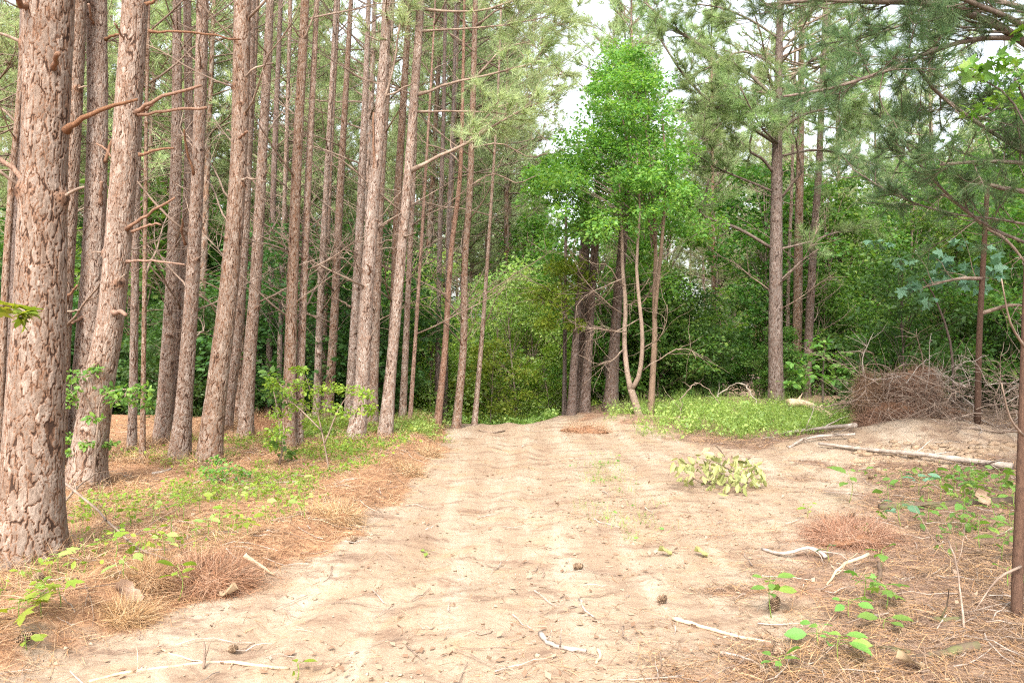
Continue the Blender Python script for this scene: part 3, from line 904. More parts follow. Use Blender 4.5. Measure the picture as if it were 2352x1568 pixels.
def build_pine(label, line, depth, bk, nloose, nstub, given, group, crown=True, top=23.0, mat=None, name="pine_tree"):
    mat = mat or BK[bk]
    bx, by, bw = line[-1]
    if depth is None:
        g = G(bx, by)
        Y = g.y
    else:
        Y = depth
    pts = [P(px, py, Y) for px, py, w in line][::-1]
    rad = [w * 0.5 * Y / F for px, py, w in line][::-1]
    z0 = hz(pts[0].x, Y) - 0.05
    if pts[0].z > z0 + 0.05:
        pts.insert(0, Vector((pts[0].x - 0.03 * (pts[0].z - z0), Y, z0)))
        rad.insert(0, rad[0] * 1.05)
    else:
        pts[0].z = z0
    d = pts[-1] - pts[-2]
    d = d / d.z
    d.x *= 0.6
    zt = pts[-1].z
    while zt < top:
        st = min(2.0, top - zt + 0.01)
        pts.append(pts[-1] + d * st)
        rad.append(max(rad[-1] * (1 - 0.06 * st), 0.02))
        zt += st
    base = pts[0].copy()
    root = thing(name, label, "tree", base, group)
    px_m = Y / 796.0                      # one picture pixel at 1024 wide
    sides = int(np.clip(2 * PI * rad[1] / (px_m * 0.5), 12, 150))
    zs = np.array([q.z for q in pts])

    def at(z):
        return Vector((np.interp(z, zs, [q.x for q in pts]), Y, z)), float(np.interp(z, zs, rad))
    knots = []
    sp = []
    zlo, zhi = (1.6 if Y > 9 else 2.0), (3.0 + Y * 0.42)
    for k in range(nloose):
        z = random.uniform(zlo, zhi) if random.random() < 0.8 else random.uniform(zlo * 0.7, zlo + 1)
        az = random.uniform(0, 2 * PI)
        sp.append((z, az, random.uniform(0.6, 1.9) if random.random() < 0.75 else random.uniform(0.3, 0.6), False))
    for k in range(nstub):
        sp.append((random.uniform(0.8, zhi), random.uniform(PI, 2 * PI), 0.0, True))
    for z, az, L, st in sp:
        q, r = at(z)
        knots.append((az, z - base.z, max(r * (0.45 if st else 0.3), 0.02)))
    me = trunk_mesh("pine_trunk", pts, rad, sides, px_m * 0.85, mat, cellw=0.020 + 0.06 * rad[1], cellh=0.085 + 0.30 * rad[1], depth=0.003 + 0.012 * rad[1],
                    seed=len(PINE_POS) + 1, flare=0.34, knots=knots, zdense=2.2 + Y * 0.45)
    ob("trunk", me, root)
    for z, az, L, st in sp:
        q, r = at(z)
        p = q + Vector((math.cos(az), math.sin(az), 0)) * r * 0.8 - base
        put_branch(root, p, az, r * 1.6 + 0.03 if st else L, st)
    for gp, w0, w1 in given:
        b = MB()
        dy = random.uniform(-0.35, 0.1)
        n = len(gp)
        px0 = P(gp[0][0], gp[0][1], Y)
        q, r = at(px0.z)
        q3 = []
        for i, (a, c) in enumerate(gp):
            Yi = Y - r * 0.6 + dy * (i / (n - 1))
            q3.append(P(a, c, Yi))
        q3 = smooth_line(q3, 9)
        q3 = [v + Vector((random.gauss(0, 1), random.gauss(0, 1), random.gauss(0, 1))) * 0.006 for v in q3]
        rr = np.linspace(w0, w1, 9) * 0.5 * Y / F
        rr[0] *= 1.5
        tube(b, q3, rr, 7, 0, 0.4)
        Ltot = (q3[-1] - q3[0]).length
        gm = [M_BARK if w0 >= 6 else M_DEAD]
        if Ltot > 1.3:
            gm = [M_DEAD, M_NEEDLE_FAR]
            rr = rr * .75
            needled_limb(b, q3, rr[0] * .5, rr[-1] * .5, int(Ltot * 7), 5, 26, .2, .008, (.3, 1.0), .45)
        if Ltot > 1.2:
            for _ in range(int(Ltot * 5)):
                k = random.randint(2, 7)
                dd = (q3[k + 1] - q3[k]).normalized() + Vector((random.gauss(0, .7), random.gauss(0, .7), random.gauss(0.1, .6)))
                tw = wobble(q3[k], dd, random.uniform(.2, .8), 4, 0.0, 0.15)
                tube(b, tw, np.linspace(rr[k] * .45, 0.002, 5), 3, 0, 0.4, False)
        ob("branch", b.mesh("given_branch", gm, (0,), off=base, crack=True), root)
    if crown:
        zc = top - 6.6
        c, r = at(zc)
        o = ob("crown", random.choice(CROWN_TOP), root, c - base)
        o.rotation_euler = (0, 0.03, random.uniform(0, 6.28))
    PINE_POS.append((base.x, Y))
    return root, at, base, Y


for args in PINES:
    build_pine(*args, group="pines of the stand left of the track")

# ------------------------------------------------------------------ pines of the right side
def pix_limb(pts, Y, dY, n=12):
    k = len(pts)
    return smooth_line([P(a, c, Y + dY * i / (k - 1)) for i, (a, c) in enumerate(pts)], n)


# the big pine with the spreading crown
root, at, base, Yp = build_pine("lone tall pine with a spreading green crown behind the grassy patch",
    [(1792, 0, 14), (1790, 100, 16), (1786, 275, 21), (1783, 500, 27), (1781, 751, 31), (1783, 926, 34)], 16.6, 'p', 5, 2, [],
    "pines right of the track", crown=False, top=12.5, mat=M_BARK_DARK)
for pts, w0, w1, dY, ns in [
    ([(1775, 572), (1696, 525), (1611, 492), (1621, 445), (1628, 412)], 8, 4, -0.8, 4),
    ([(1792, 572), (1861, 555), (1911, 537), (1980, 520)], 6, 3, 0.6, 5),
    ([(1786, 650), (1841, 600), (1880, 572)], 5, 3, -0.4, 2),
    ([(1792, 458), (1821, 420), (1841, 390), (1831, 340), (1828, 318)], 7, 4, -0.9, 4),
    ([(1778, 398), (1751, 365), (1721, 345), (1728, 300), (1715, 260)], 8, 4, -0.8, 7),
    ([(1775, 440), (1716, 415), (1651, 388), (1590, 350)], 6, 3, -0.5, 10),
    ([(1782, 330), (1720, 290), (1651, 250), (1576, 180), (1510, 80)], 8, 4, -1.2, 22),
    ([(1786, 230), (1706, 160), (1616, 110), (1536, 55), (1480, 5)], 9, 4, 0.7, 22),
    ([(1790, 300), (1850, 262), (1930, 250), (2010, 270)], 7, 3, -1.0, 16),
    ([(1788, 360), (1870, 345), (1960, 360), (2040, 395)], 7, 3, 0.8, 14),
    ([(1786, 270), (1740, 240), (1690, 250), (1640, 300), (1600, 330)], 6, 3, -1.5, 16),
    ([(1790, 210), (1850, 150), (1920, 110), (2000, 90)], 7, 3, -1.1, 16),
    ([(1790, 180), (1760, 140), (1700, 120), (1620, 160)], 6, 3, -1.8, 14),
    ([(1790, 130), (1820, 90), (1880, 40), (1940, 20)], 6, 3, 0.8, 12),
    ([(1790, 240), (1810, 215), (1870, 200), (1950, 190), (2010, 200)], 6, 3, -1.9, 16),
    ([(1788, 330), (1765, 310), (1740, 280), (1700, 200)], 6, 3, -2.2, 12),
    ([(1790, 90), (1730, 50), (1660, 20), (1600, 10)], 6, 3, -0.5, 14),
    ([(1788, 330), (1800, 300), (1830, 270), (1890, 290), (1960, 300)], 6, 3, 1.6, 12),
]:
    b = MB()
    needled_limb(b, pix_limb(pts, Yp, dY), w0 * .5 * Yp / F, w1 * .5 * Yp / F, int(ns * 1.5), 6, 40, 0.2, 0.0065, (0.4, 1.3), 0.3)
    ob("limb", b.mesh("pine_limb", [M_LIMB, M_NEEDLE], (0,), off=base), root)
b = MB()
pine_crown_mb(b, 6.0, 12.6, 2.9, 42, 14, 26, 0.2, 0.008)
q, r = at(0.5)
ob("crown", b.mesh("upper_pine_crown", [M_DEAD, M_NEEDLE, M_DEAD]), root, Vector((at(8)[0].x, Yp, 0)) - base)

for lab, line, dep, bk, nl in [
    ("greyish pine trunk close behind the tall crowned pine, nearer one of two", [(1838, 350, 16), (1834, 560, 19), (1830, 830, 22), (1826, 930, 24)], 19.5, 'p', 10),
    ("dark leaning pine trunk behind the tall crowned pine, above a leafy sapling", [(1880, 400, 15), (1868, 570, 17), (1856, 800, 19), (1850, 930, 21)], 19, 'd', 10),
    ("thin pale pine pole tucked beside the tall crowned pine", [(1818, 450, 7), (1812, 600, 8), (1806, 900, 10)], 20.5, 'p', 6),
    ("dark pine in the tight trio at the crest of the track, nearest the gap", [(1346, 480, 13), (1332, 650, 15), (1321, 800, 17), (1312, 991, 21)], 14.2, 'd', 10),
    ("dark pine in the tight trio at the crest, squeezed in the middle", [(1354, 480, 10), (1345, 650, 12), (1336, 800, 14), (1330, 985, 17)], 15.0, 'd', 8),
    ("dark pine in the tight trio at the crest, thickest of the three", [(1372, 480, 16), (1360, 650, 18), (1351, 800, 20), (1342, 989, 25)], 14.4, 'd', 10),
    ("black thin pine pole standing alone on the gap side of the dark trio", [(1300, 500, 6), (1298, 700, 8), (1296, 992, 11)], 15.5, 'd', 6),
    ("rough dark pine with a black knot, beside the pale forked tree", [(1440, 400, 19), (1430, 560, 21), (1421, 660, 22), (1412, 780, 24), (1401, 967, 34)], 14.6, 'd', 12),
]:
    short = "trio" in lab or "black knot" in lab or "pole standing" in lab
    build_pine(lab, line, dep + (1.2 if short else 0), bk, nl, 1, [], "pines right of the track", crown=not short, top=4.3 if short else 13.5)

# foreground pine outside the frame whose limbs reach in at the top
Yn = 8.0
tx = P(2480, 0, Yn).x
nb = Vector((tx, Yn, hz(tx, Yn)))
nroot = thing("pine_tree", "near pine whose bluish limbs arch in across the top of the sky", "tree", nb, "pines right of the track")
pts = [Vector((tx, Yn, nb.z - .05)), Vector((tx + .05, Yn, 3)), Vector((tx + .1, Yn, 6)), Vector((tx + .1, Yn, 12))]
ob("trunk", trunk_mesh("pine_trunk", pts, [.17, .15, .13, .05], 24, 0.05, M_BARK_DARK, seed=77), nroot)
for pts, w0, w1, dY, ns, yy in [
    ([(2480, 170), (2400, 130), (2286, 55), (2176, 18), (2101, 6), (2001, 5), (1876, 0), (1760, 12)], 22, 7, -0.6, 24, Yn),
    ([(2480, 120), (2352, 60), (2301, 35), (2206, -5), (2120, -50)], 16, 8, -0.9, 10, Yn),
    ([(2480, 60), (2352, 20), (2290, 0), (2240, -30)], 16, 8, 0.3, 8, Yn),
    ([(2480, 110), (2330, 88), (2226, 93), (2116, 125), (2096, 140), (2000, 175), (1901, 205), (1800, 222)], 14, 5, -0.8, 26, Yn),
    ([(2101, 145), (2150, 210), (2226, 270), (2320, 330), (2420, 390)], 7, 10, 0.6, 16, Yn - .4),
    ([(2480, 400), (2352, 375), (2250, 372), (2160, 378)], 11, 7, -0.4, 8, Yn),
    ([(2480, 470), (2352, 440), (2300, 432), (2275, 425)], 13, 9, -0.3, 3, Yn),
    ([(2480, 620), (2360, 560), (2270, 520), (2180, 450), (2090, 350), (2060, 280)], 9, 4, -0.7, 16, Yn + .6),
    ([(2480, 540), (2300, 505), (2180, 490), (2060, 450), (1960, 390)], 8, 3, 0.5, 16, Yn + 1.0),
    ([(2480, 40), (2300, 25), (2120, 45), (1990, 85), (1900, 100)], 9, 3, 0.6, 16, Yn + .5),
    ([(2480, 280), (2340, 250), (2220, 240), (2120, 260)], 8, 3, 0.5, 14, Yn + 1.2),
]:
    b = MB()
    needled_limb(b, pix_limb(pts, yy, dY, 14), w0 * .5 * Yn / F, w1 * .5 * Yn / F, int(ns * 1.6), 5, 44, 0.17, 0.0034, (0.25, 0.85), 0.2)
    ob("limb", b.mesh("pine_limb", [M_LIMB, M_NEEDLE_DK], (0,), off=nb), nroot)

co = ob("crown", CROWN_TOP[1], nroot, (0.1, 0, 5.2))
co.scale = (1.3, 1.3, 1.1)
for i, (x, y) in enumerate([(5.2, 4.2), (4.9, 0.6), (7.2, 5.6), (6.4, 2.2), (4.3, -2.4), (3.3, -5.0), (6.0, -4.0)]):  # unseen pines added so their crowns shade the lower right
    r = thing("pine_tree", "unseen pine added beside the right verge to cast shade", "tree", (x, y, hz(x, y)), "added shade pines beside the viewer")
    pts = [Vector((x, y, -.1)), Vector((x + .05, y, 3)), Vector((x + .1, y, 7)), Vector((x, y, 12))]
    ob("trunk", trunk_mesh("pine_trunk", pts, [.15, .14, .11, .03], 20, 0.08, M_BARK, seed=80 + i), r)
    co = ob("crown", CROWN_TOP[i % 3], r, (0, 0, 6.4))
    co.scale = (1.25, 1.25, 1.0)
    co.rotation_euler = (0, 0, i * 1.3)

# ------------------------------------------------------------------ pines of the wood behind
BG_T, BG_C = [], []
for k in range(6):
    b = MB()
    h0, h1 = random.uniform(4.2, 6.5), random.uniform(13, 16)
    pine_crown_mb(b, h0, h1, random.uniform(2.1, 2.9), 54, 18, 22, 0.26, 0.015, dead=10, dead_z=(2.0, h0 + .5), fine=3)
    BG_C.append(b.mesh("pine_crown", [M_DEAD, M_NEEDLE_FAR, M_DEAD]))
    pts = [Vector((0, 0, -.3)), Vector((random.gauss(0, .05), 0, 3)), Vector((random.gauss(0, .08), random.gauss(0, .08), 7)), Vector((0, 0, h1))]
    BG_T.append(trunk_mesh("pine_trunk", pts, [.095, .085, .065, .02], 12, 0.09, M_BARK, seed=30 + k))


def bg_pine(x, y, label, group, sc=1.0, lean=0.0):
    r = thing("pine_tree", label, "tree", (x, y, hz(x, y)), group)
    k = random.randrange(6)
    ob("trunk", BG_T[k], r)
    ob("crown", BG_C[k], r)
    r.rotation_euler = (0, lean, 0)
    r.rotation_mode = 'ZYX'
    r.rotation_euler = (random.gauss(0, .015), lean + random.gauss(0, .015), random.uniform(0, 6.28))
    r.scale = (sc, sc, sc)


def clear(x, y, d):
    return all((x - a) ** 2 + (y - c) ** 2 > d * d for a, c in PINE_POS)


def bg_zone(n, xr, yr, label, group, dmin, lean, keep=lambda x, y: True, sc=(.9, 1.15)):
    c = t = 0
    while c < n and t < n * 40:
        t += 1
        y = random.uniform(*yr)
        u = random.uniform(*xr)
        x = u * y
        if keep(x, y) and clear(x, y, dmin):
            PINE_POS.append((x, y))
            bg_pine(x, y, label, group, random.uniform(*sc), lean)
            c += 1


# u is x over depth; the picture spans -0.64 .. 0.64
bg_zone(18, (-.72, -.10), (17, 27), "slender pine in the dim rows behind the front pines, hung with bare twigs", "middle rows of the pine stand", 1.5, 0.05)
bg_zone(58, (-.72, -.05), (27, 50), "far pine with a pale feathery crown in the back of the stand", "back rows of the pine stand", 2.0, 0.04)
bg_zone(9, (-.13, -.035), (18.5, 30), "pine with pale sprays of needles hanging toward the gap of sky", "pines edging the gap of sky", 1.6, 0.03, lambda x, y: x < -1.7, sc=(.85, 1.05))
bg_zone(7, (-.065, -.004), (28, 42), "tall pale pine with feathery limbs just left of the sky gap", "tall pines left of the sky gap", 2.0, 0.02, sc=(1.15, 1.35))
bg_zone(4, (-.0, .05), (34, 44), "short pale pine standing in the gap beyond the dip", "pines in the gap", 2.4, 0.0, sc=(.6, .8))
bg_zone(3, (.135, .17), (26, 34), "open crowned pine whose thin top stands beside the leaf tower", "open crowned pines by the leaf tower", 2.4, 0.0, sc=(1.0, 1.15))
bg_zone(9, (-.06, 0.03), (46, 70), "pale distant pine beyond the dip in the track", "distant pines past the dip", 2.4, 0.02)
bg_zone(12, (0.13, 0.26), (26, 55), "distant pine crown showing over the forked tree", "pines beyond the forked tree", 2.5, 0.0, sc=(.8, 1.05))
bg_zone(40, (.22, .72), (24, 46), "distant pine crown above the leafy wall on the far side", "pines behind the leafy wall", 2.6, -0.01, sc=(.75, 1.0))

# ------------------------------------------------------------------ hardwoods, saplings and shrubs
def clump(mb, c, rad, n, size, shape='card', mat=0, flat=0.9):
    """a clump of leaves in flattened layers, denser outward"""
    c = np.asarray(c, float)
    d = rdir(n)
    r = rng.random(n) ** 0.45
    pos = c + d * r[:, None] * np.asarray(rad)
    leaves(mb, pos, size, shape, mat, out=d * 0.8, flat=flat)


def hardwood_meshes(h, spread, ncl, nleaf, size, lmat, wood, z0=0.25, shape='card', stem=0.035, seed=0):
    """trunk mesh and crown mesh about the origin"""
    random.seed(100 + seed)
    t = MB()
    axis = wobble((0, 0, -.1), (0, 0, 1), h * .95, 8, 0.1, 0.05)
    tube(t, axis, np.linspace(stem, stem * .2, 9), 8, 0, 0.3)
    c = MB()
    for k in range(ncl):
        f = z0 + (1 - z0) * ((k + random.random()) / ncl)
        wdt = spread * (math.sin(PI * (0.18 + 0.74 * (f - z0) / (1 - z0)))) ** .8
        az = random.uniform(0, 2 * PI)
        rr = wdt * math.sqrt(random.random())
        p = Vector((rr * math.cos(az), rr * math.sin(az), f * h))
        i = min(int(max(f - .12, 0.05) * 8), 7)
        a = axis[i]
        mid = a.lerp(p, .5) + Vector((0, 0, .12 * h * random.random() * .5))
        tube(c, smooth_line([a, mid, p], 5), np.linspace(stem * .3, .004, 5), 3, 1, 0.3, False)
        s = spread * random.uniform(.22, .42)
        clump(c, p, (s, s, s * random.uniform(.35, .6)), nleaf, size, shape, 0)
    return t.mesh("hardwood_trunk", [wood], True), c.mesh("hardwood_crown", [lmat, wood])


def hw(kind, x, y, label, cat, group, sc=1.0, rz=None, name="hardwood_tree", z=None):
    tm, cm = kind
    r = thing(name, label, cat, (x, y, hz(x, y) if z is None else z), group)
    ob("stem" if cat == "shrub" else "trunk", tm, r)
    ob("foliage" if cat == "shrub" else "crown", cm, r)
    r.rotation_euler = (0, 0, random.uniform(0, 6.28) if rz is None else rz)
    r.scale = (sc, sc, sc)
    return r


K_TALL = [hardwood_meshes(6.5, 1.9, 60, 190, 0.10, M_LEAF, M_BARK_SMOOTH, .12, 'card', .05, 1), hardwood_meshes(6.0, 1.7, 54, 190, 0.11, M_LEAF, M_BARK_SMOOTH, .1, 'card', .05, 2)]
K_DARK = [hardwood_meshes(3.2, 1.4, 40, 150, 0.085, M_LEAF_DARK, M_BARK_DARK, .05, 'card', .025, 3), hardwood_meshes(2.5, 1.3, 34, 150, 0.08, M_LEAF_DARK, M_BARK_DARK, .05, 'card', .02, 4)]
K_MID = [hardwood_meshes(3.0, 1.3, 40, 160, 0.085, M_LEAF, M_BARK_SMOOTH, .06, 'card', .025, 5), hardwood_meshes(2.2, 1.2, 34, 150, 0.08, M_LEAF, M_BARK_SMOOTH, .05, 'card', .02, 6)]
K_PALE = [hardwood_meshes(3.6, 1.3, 44, 110, 0.085, M_LEAF_PALE, M_BARK_SMOOTH, .03, 'card', .03, 7), hardwood_meshes(2.4, 1.2, 36, 110, 0.085, M_LEAF_YEL, M_BARK_SMOOTH, .03, 'card', .02, 8)]
K_BRIGHT = [hardwood_meshes(5.5, 1.7, 56, 180, 0.10, M_LEAF_BRIGHT, M_BARK_SMOOTH, .08, 'card', .045, 9)]
random.seed(5)


def hw_zone(n, kinds, ur, yr, label, cat, group, sc, name, keep=lambda x, y: True):
    for _ in range(n):
        for _t in range(30):
            y = random.uniform(*yr)
            x = random.uniform(*ur) * y
            if keep(x, y):
                break
        hw(random.choice(kinds), x, y, label, cat, group, random.uniform(*sc), None, name)


# left, dim understorey
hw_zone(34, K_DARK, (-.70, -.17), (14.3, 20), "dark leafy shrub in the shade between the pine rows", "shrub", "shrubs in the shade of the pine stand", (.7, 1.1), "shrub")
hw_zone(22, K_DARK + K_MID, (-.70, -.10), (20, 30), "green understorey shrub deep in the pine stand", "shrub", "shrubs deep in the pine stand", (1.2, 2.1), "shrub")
hw_zone(14, K_MID, (-.70, -.06), (26, 42), "hardwood tree filling the back of the pine stand", "tree", "hardwoods in the back of the pine stand", (.8, 1.2), "hardwood_tree")
# the bright green beyond the dip
hw_zone(10, K_PALE, (-.15, -.03), (15.5, 22), "light green shrub along the edge of the stand near the dip", "shrub", "shrubs on the stand edge by the dip", (.7, 1.15), "shrub", lambda x, y: x < -1.6)
hw_zone(9, K_PALE, (-.055, .075), (21, 28), "shrub smothered in pale vines below the crest", "shrub", "vine covered shrubs past the dip", (.95, 1.35), "shrub")
hw_zone(10, K_PALE + K_BRIGHT, (-.09, .11), (28, 44), "bright sunlit hardwood closing the end of the track", "tree", "sunlit hardwoods at the end of the track", (1.0, 1.35), "hardwood_tree")
hw_zone(22, K_TALL + K_BRIGHT, (-.5, .7), (48, 75), "distant hardwood making the skyline of the wood", "tree", "distant hardwoods on the skyline", (1.3, 1.9), "hardwood_tree")
for px, yy, sc in ((1125, 16.8, .75), (1185, 18.5, 1.0), (1235, 19.5, .95), (1160, 21.0, 1.2), (1262, 18.0, .7)):
    hw(K_PALE[0] if sc > .9 else K_PALE[1], P(px, 0, yy).x, yy, "light green mound of vines catching the light just past the crest", "shrub", "vine mounds past the crest", sc, None, "shrub")
# right leafy wall
hw_zone(13, K_TALL, (.22, .70), (20.5, 26), "tall leafy hardwood in the green wall right of the track", "tree", "hardwoods of the green wall", (.9, 1.15), "hardwood_tree")
hw_zone(10, K_MID + K_DARK, (.16, .70), (17.5, 21), "leafy sapling at the foot of the green wall", "sapling", "saplings at the foot of the green wall", (.75, 1.1), "sapling", lambda x, y: abs(x / y - .333) > .035)
hw_zone(8, K_DARK + K_TALL, (.45, .72), (13.0, 18), "dark leafy sapling behind the brush heap", "sapling", "saplings behind the brush heap", (.75, .95), "sapling")
hw_zone(14, K_MID + K_DARK, (.19, .62), (18.5, 20.5), "low shrub under the green wall behind the grassy patch", "shrub", "low shrubs under the green wall", (.45, .65), "shrub")
hw_zone(11, K_MID + K_BRIGHT, (.115, .25), (17.8, 24), "leafy sapling behind the forked tree", "sapling", "saplings behind the forked tree", (.8, 1.1), "sapling")

# ---- the forked pale tree and the tall bright tree by the crest
def stems(b, lines, Y, mat=0, sides=9):
    for pts in lines:
        q = smooth_line([P(a, c, Y + dy) for a, c, w, dy in pts], 14)
        w = np.interp(np.linspace(0, 1, 14), np.linspace(0, 1, len(pts)), [p[2] for p in pts]) * .5 * Y / F
        w[0] *= 1.25
        tube(b, q, w, sides, mat, 0.15)


Yf = 14.0
fb = P(1474, 975, Yf)
fb.z = hz(fb.x, Yf) - .05
r = thing("forked_tree", "pale smooth young tree forking low into a wide tuning fork", "tree", fb)
b = MB()
stems(b, [[(1476, 985, 22, 0), (1462, 935, 18, 0), (1449, 892, 16, 0)],
          [(1449, 894, 13, 0), (1440, 850, 12, .1), (1434, 780, 11, .2), (1437, 700, 10, .2), (1430, 620, 9, .2), (1428, 520, 7, .2), (1420, 380, 4, .2)],
          [(1449, 894, 11, 0), (1466, 868, 11, -.1), (1474, 820, 10, -.2), (1475, 760, 9, -.3), (1467, 680, 8, -.3), (1462, 600, 7, -.3), (1470, 480, 5, -.3), (1462, 350, 3, -.3)]], Yf)
ob("trunk", b.mesh("forked_trunk", [M_BARK_SMOOTH], True, off=fb, crack=True), r)
for gp in [[(1436, 762), (1380, 755), (1310, 738), (1300, 720)], [(1432, 720), (1390, 690), (1340, 640), (1300, 560)], [(1434, 640), (1400, 655), (1330, 690), (1322, 760)], [(1474, 800), (1520, 770), (1535, 700)],
           [(1470, 700), (1500, 660), (1512, 590)], [(1437, 700), (1460, 690), (1490, 640)], [(1433, 800), (1410, 825), (1370, 835), (1330, 812)], [(1475, 850), (1530, 815), (1580, 800), (1600, 825)],
           [(1470, 730), (1420, 760), (1380, 750), (1345, 765)], [(1430, 660), (1395, 610), (1350, 600), (1310, 575)]]:
    b = MB()
    q = smooth_line([P(a, c, Yf + .1 - .5 * i / (len(gp) - 1)) for i, (a, c) in enumerate(gp)], 9)
    tube(b, [v + Vector((random.gauss(0, .012), random.gauss(0, .012), random.gauss(0, .012))) for v in q], np.linspace(.012, .004, 9), 5, 0, .2)
    for _ in range(13):
        k = random.randint(2, 7)
        tube(b, wobble(q[k], (q[k + 1] - q[k]).normalized() + Vector((random.gauss(0, .8), random.gauss(0, .5), random.gauss(0, .8))), random.uniform(.25, .8), 5, -.02, .2), np.linspace(.005, .0015, 6), 3, 0, .2, False)
    ob("branch", b.mesh("bare_branch", [M_DEAD], True, off=fb), r)

Yt = 14.3
tb = P(1493, 973, Yt)
tb.z = hz(tb.x, Yt) - .05
r = thing("hardwood_tree", "straight pale trunked tree carrying the tall bright green leaf tower", "tree", tb)
b = MB()
stems(b, [[(1492, 985, 17, 0), (1500, 850, 14, 0), (1504, 760, 12, 0), (1503, 700, 11, 0), (1506, 560, 9, .1), (1496, 420, 7, .1), (1480, 280, 4, 0), (1440, 160, 2, 0)],
          [(1503, 740, 9, 0), (1512, 640, 8, -.1), (1520, 560, 8, -.1), (1530, 400, 6, -.1), (1520, 260, 3, -.1)],
          [(1504, 560, 6, 0), (1470, 430, 5, -.3), (1440, 330, 4, -.4), (1420, 200, 2, -.4)]], Yt)
ob("trunk", b.mesh("pale_trunk", [M_BARK_SMOOTH], True, off=tb, crack=True), r)
b = MB()
TOWER = [(1425, 140, 34, 26), (1450, 165, 40, 26), (1400, 190, 42, 26), (1440, 215, 60, 30), (1480, 200, 34, 24), (1390, 250, 46, 26), (1430, 275, 60, 32), (1480, 260, 46, 30), (1395, 310, 60, 28),
         (1355, 335, 44, 22), (1440, 340, 56, 32), (1340, 370, 50, 24), (1390, 375, 56, 28), (1310, 400, 44, 20), (1260, 415, 46, 17), (1285, 430, 50, 20), (1430, 405, 60, 20), (1340, 425, 56, 26),
         (1480, 408, 44, 22), (1300, 470, 52, 26), (1350, 480, 50, 26), (1320, 525, 50, 28), (1520, 400, 46, 34), (1510, 340, 40, 30), (1550, 460, 44, 34), (1500, 490, 50, 34), (1280, 380, 30, 14), (1240, 420, 26, 12),
         (1545, 380, 40, 30), (1580, 520, 44, 34), (1380, 530, 46, 26), (1440, 470, 50, 24)]
for px, py, rx, rz in TOWER:
    m = Yt / F
    for _ in range(9):
        Yc = Yt + random.gauss(0, .7) * min(rx / 40, 1.2)
        c = P(px + random.gauss(0, rx * .6), py + random.gauss(0, rz * .75), Yc)
        q = random.uniform(.16, .42)
        clump(b, c, (q, q, q * random.uniform(.35, .6)), int(70 + 300 * q), .058, 'card', 0)
        if random.random() < .4:
            a = P(1495 - (1495 - px) * .25, py + 80, Yt)
            tube(b, smooth_line([a, (a + c) / 2 + Vector((0, 0, .05)), c], 5), np.linspace(.009, .002, 5), 3, 1, .2, False)
ob("crown", b.mesh("leaf_tower", [M_LEAF_BRIGHT, M_BARK_SMOOTH], off=tb), r)

# low hanging bright sapling left of the dark trio
hb = P(1290, 985, 16.2)
hb.z = hz(hb.x, 16.2) - .05
r = thing("sapling", "yellow green sapling drooping in front of the dark pine trio", "sapling", hb)
b = MB()
stems(b, [[(1292, 1000, 6, 0), (1296, 800, 5, 0), (1290, 640, 3, 0)]], 16.2)
ob("trunk", b.mesh("sapling_trunk", [M_BARK_DARK], True, off=hb), r)
b = MB()
for px, py, rx, rz in [(1280, 620, 40, 22), (1250, 660, 36, 26), (1300, 660, 46, 30), (1270, 710, 44, 30), (1320, 610, 40, 24), (1250, 750, 30, 24), (1310, 740, 30, 20), (1350, 640, 34, 30)]:
    for _ in range(2):
        c = P(px + random.gauss(0, 10), py + random.gauss(0, 10), 15.3 + random.uniform(-.5, .6))
        clump(b, c, (rx * .0075, rx * .0075, rz * .0065), 200, .07, 'card', 0)
    tube(b, smooth_line([P(1294, py + 50, 16), P(px, py, 15.4)], 4), np.linspace(.012, .003, 4), 3, 1, .2, False)
ob("crown", b.mesh("sapling_crown", [M_LEAF_YEL, M_BARK_DARK], off=hb), r)


def leafy(name, label, cat, basepx, Y, stem_lines, clumps, lmat, wood, size, shape, per, group=None, ysp=.25, fy=None):
    """a small plant given by its stems and leaf clumps as seen"""
    p0 = P(basepx[0], basepx[1], Y)
    p0.z = hz(p0.x, Y) - .03
    r = thing(name, label, cat, p0, group)
    b = MB()
    for ln in stem_lines:
        q = smooth_line([P(a, c, Y + random.uniform(-.05, .05)) for a, c in ln['p']], 9)
        if ln.get('root', True):
            q[0] = p0.copy()
        tube(b, q, np.linspace(ln['w'] * .5 * Y / F, ln['w'] * .18 * Y / F, 9), 5, 0, .2)
    ob("stem", b.mesh(name + "_stem", [wood], True, off=p0), r)
    b = MB()
    for px, py, rx, rz in clumps:
        c = P(px, py, Y + random.uniform(-ysp, ysp))
        s = Y / F
        clump(b, c, (rx * s, rx * s, rz * s), per, size, shape, 0)
        for _ in range(3):
            e = c + Vector((random.gauss(0, rx * s * .5), random.gauss(0, rx * s * .5), random.gauss(0, rz * s * .5)))
            tube(b, [c + Vector((random.gauss(0, .03), 0, -rz * s * .8)), c, e], [.004, .003, .0015], 3, 1, .2, False)
    ob("foliage", b.mesh(name + "_foliage", [lmat, wood], off=p0), r)
    return r


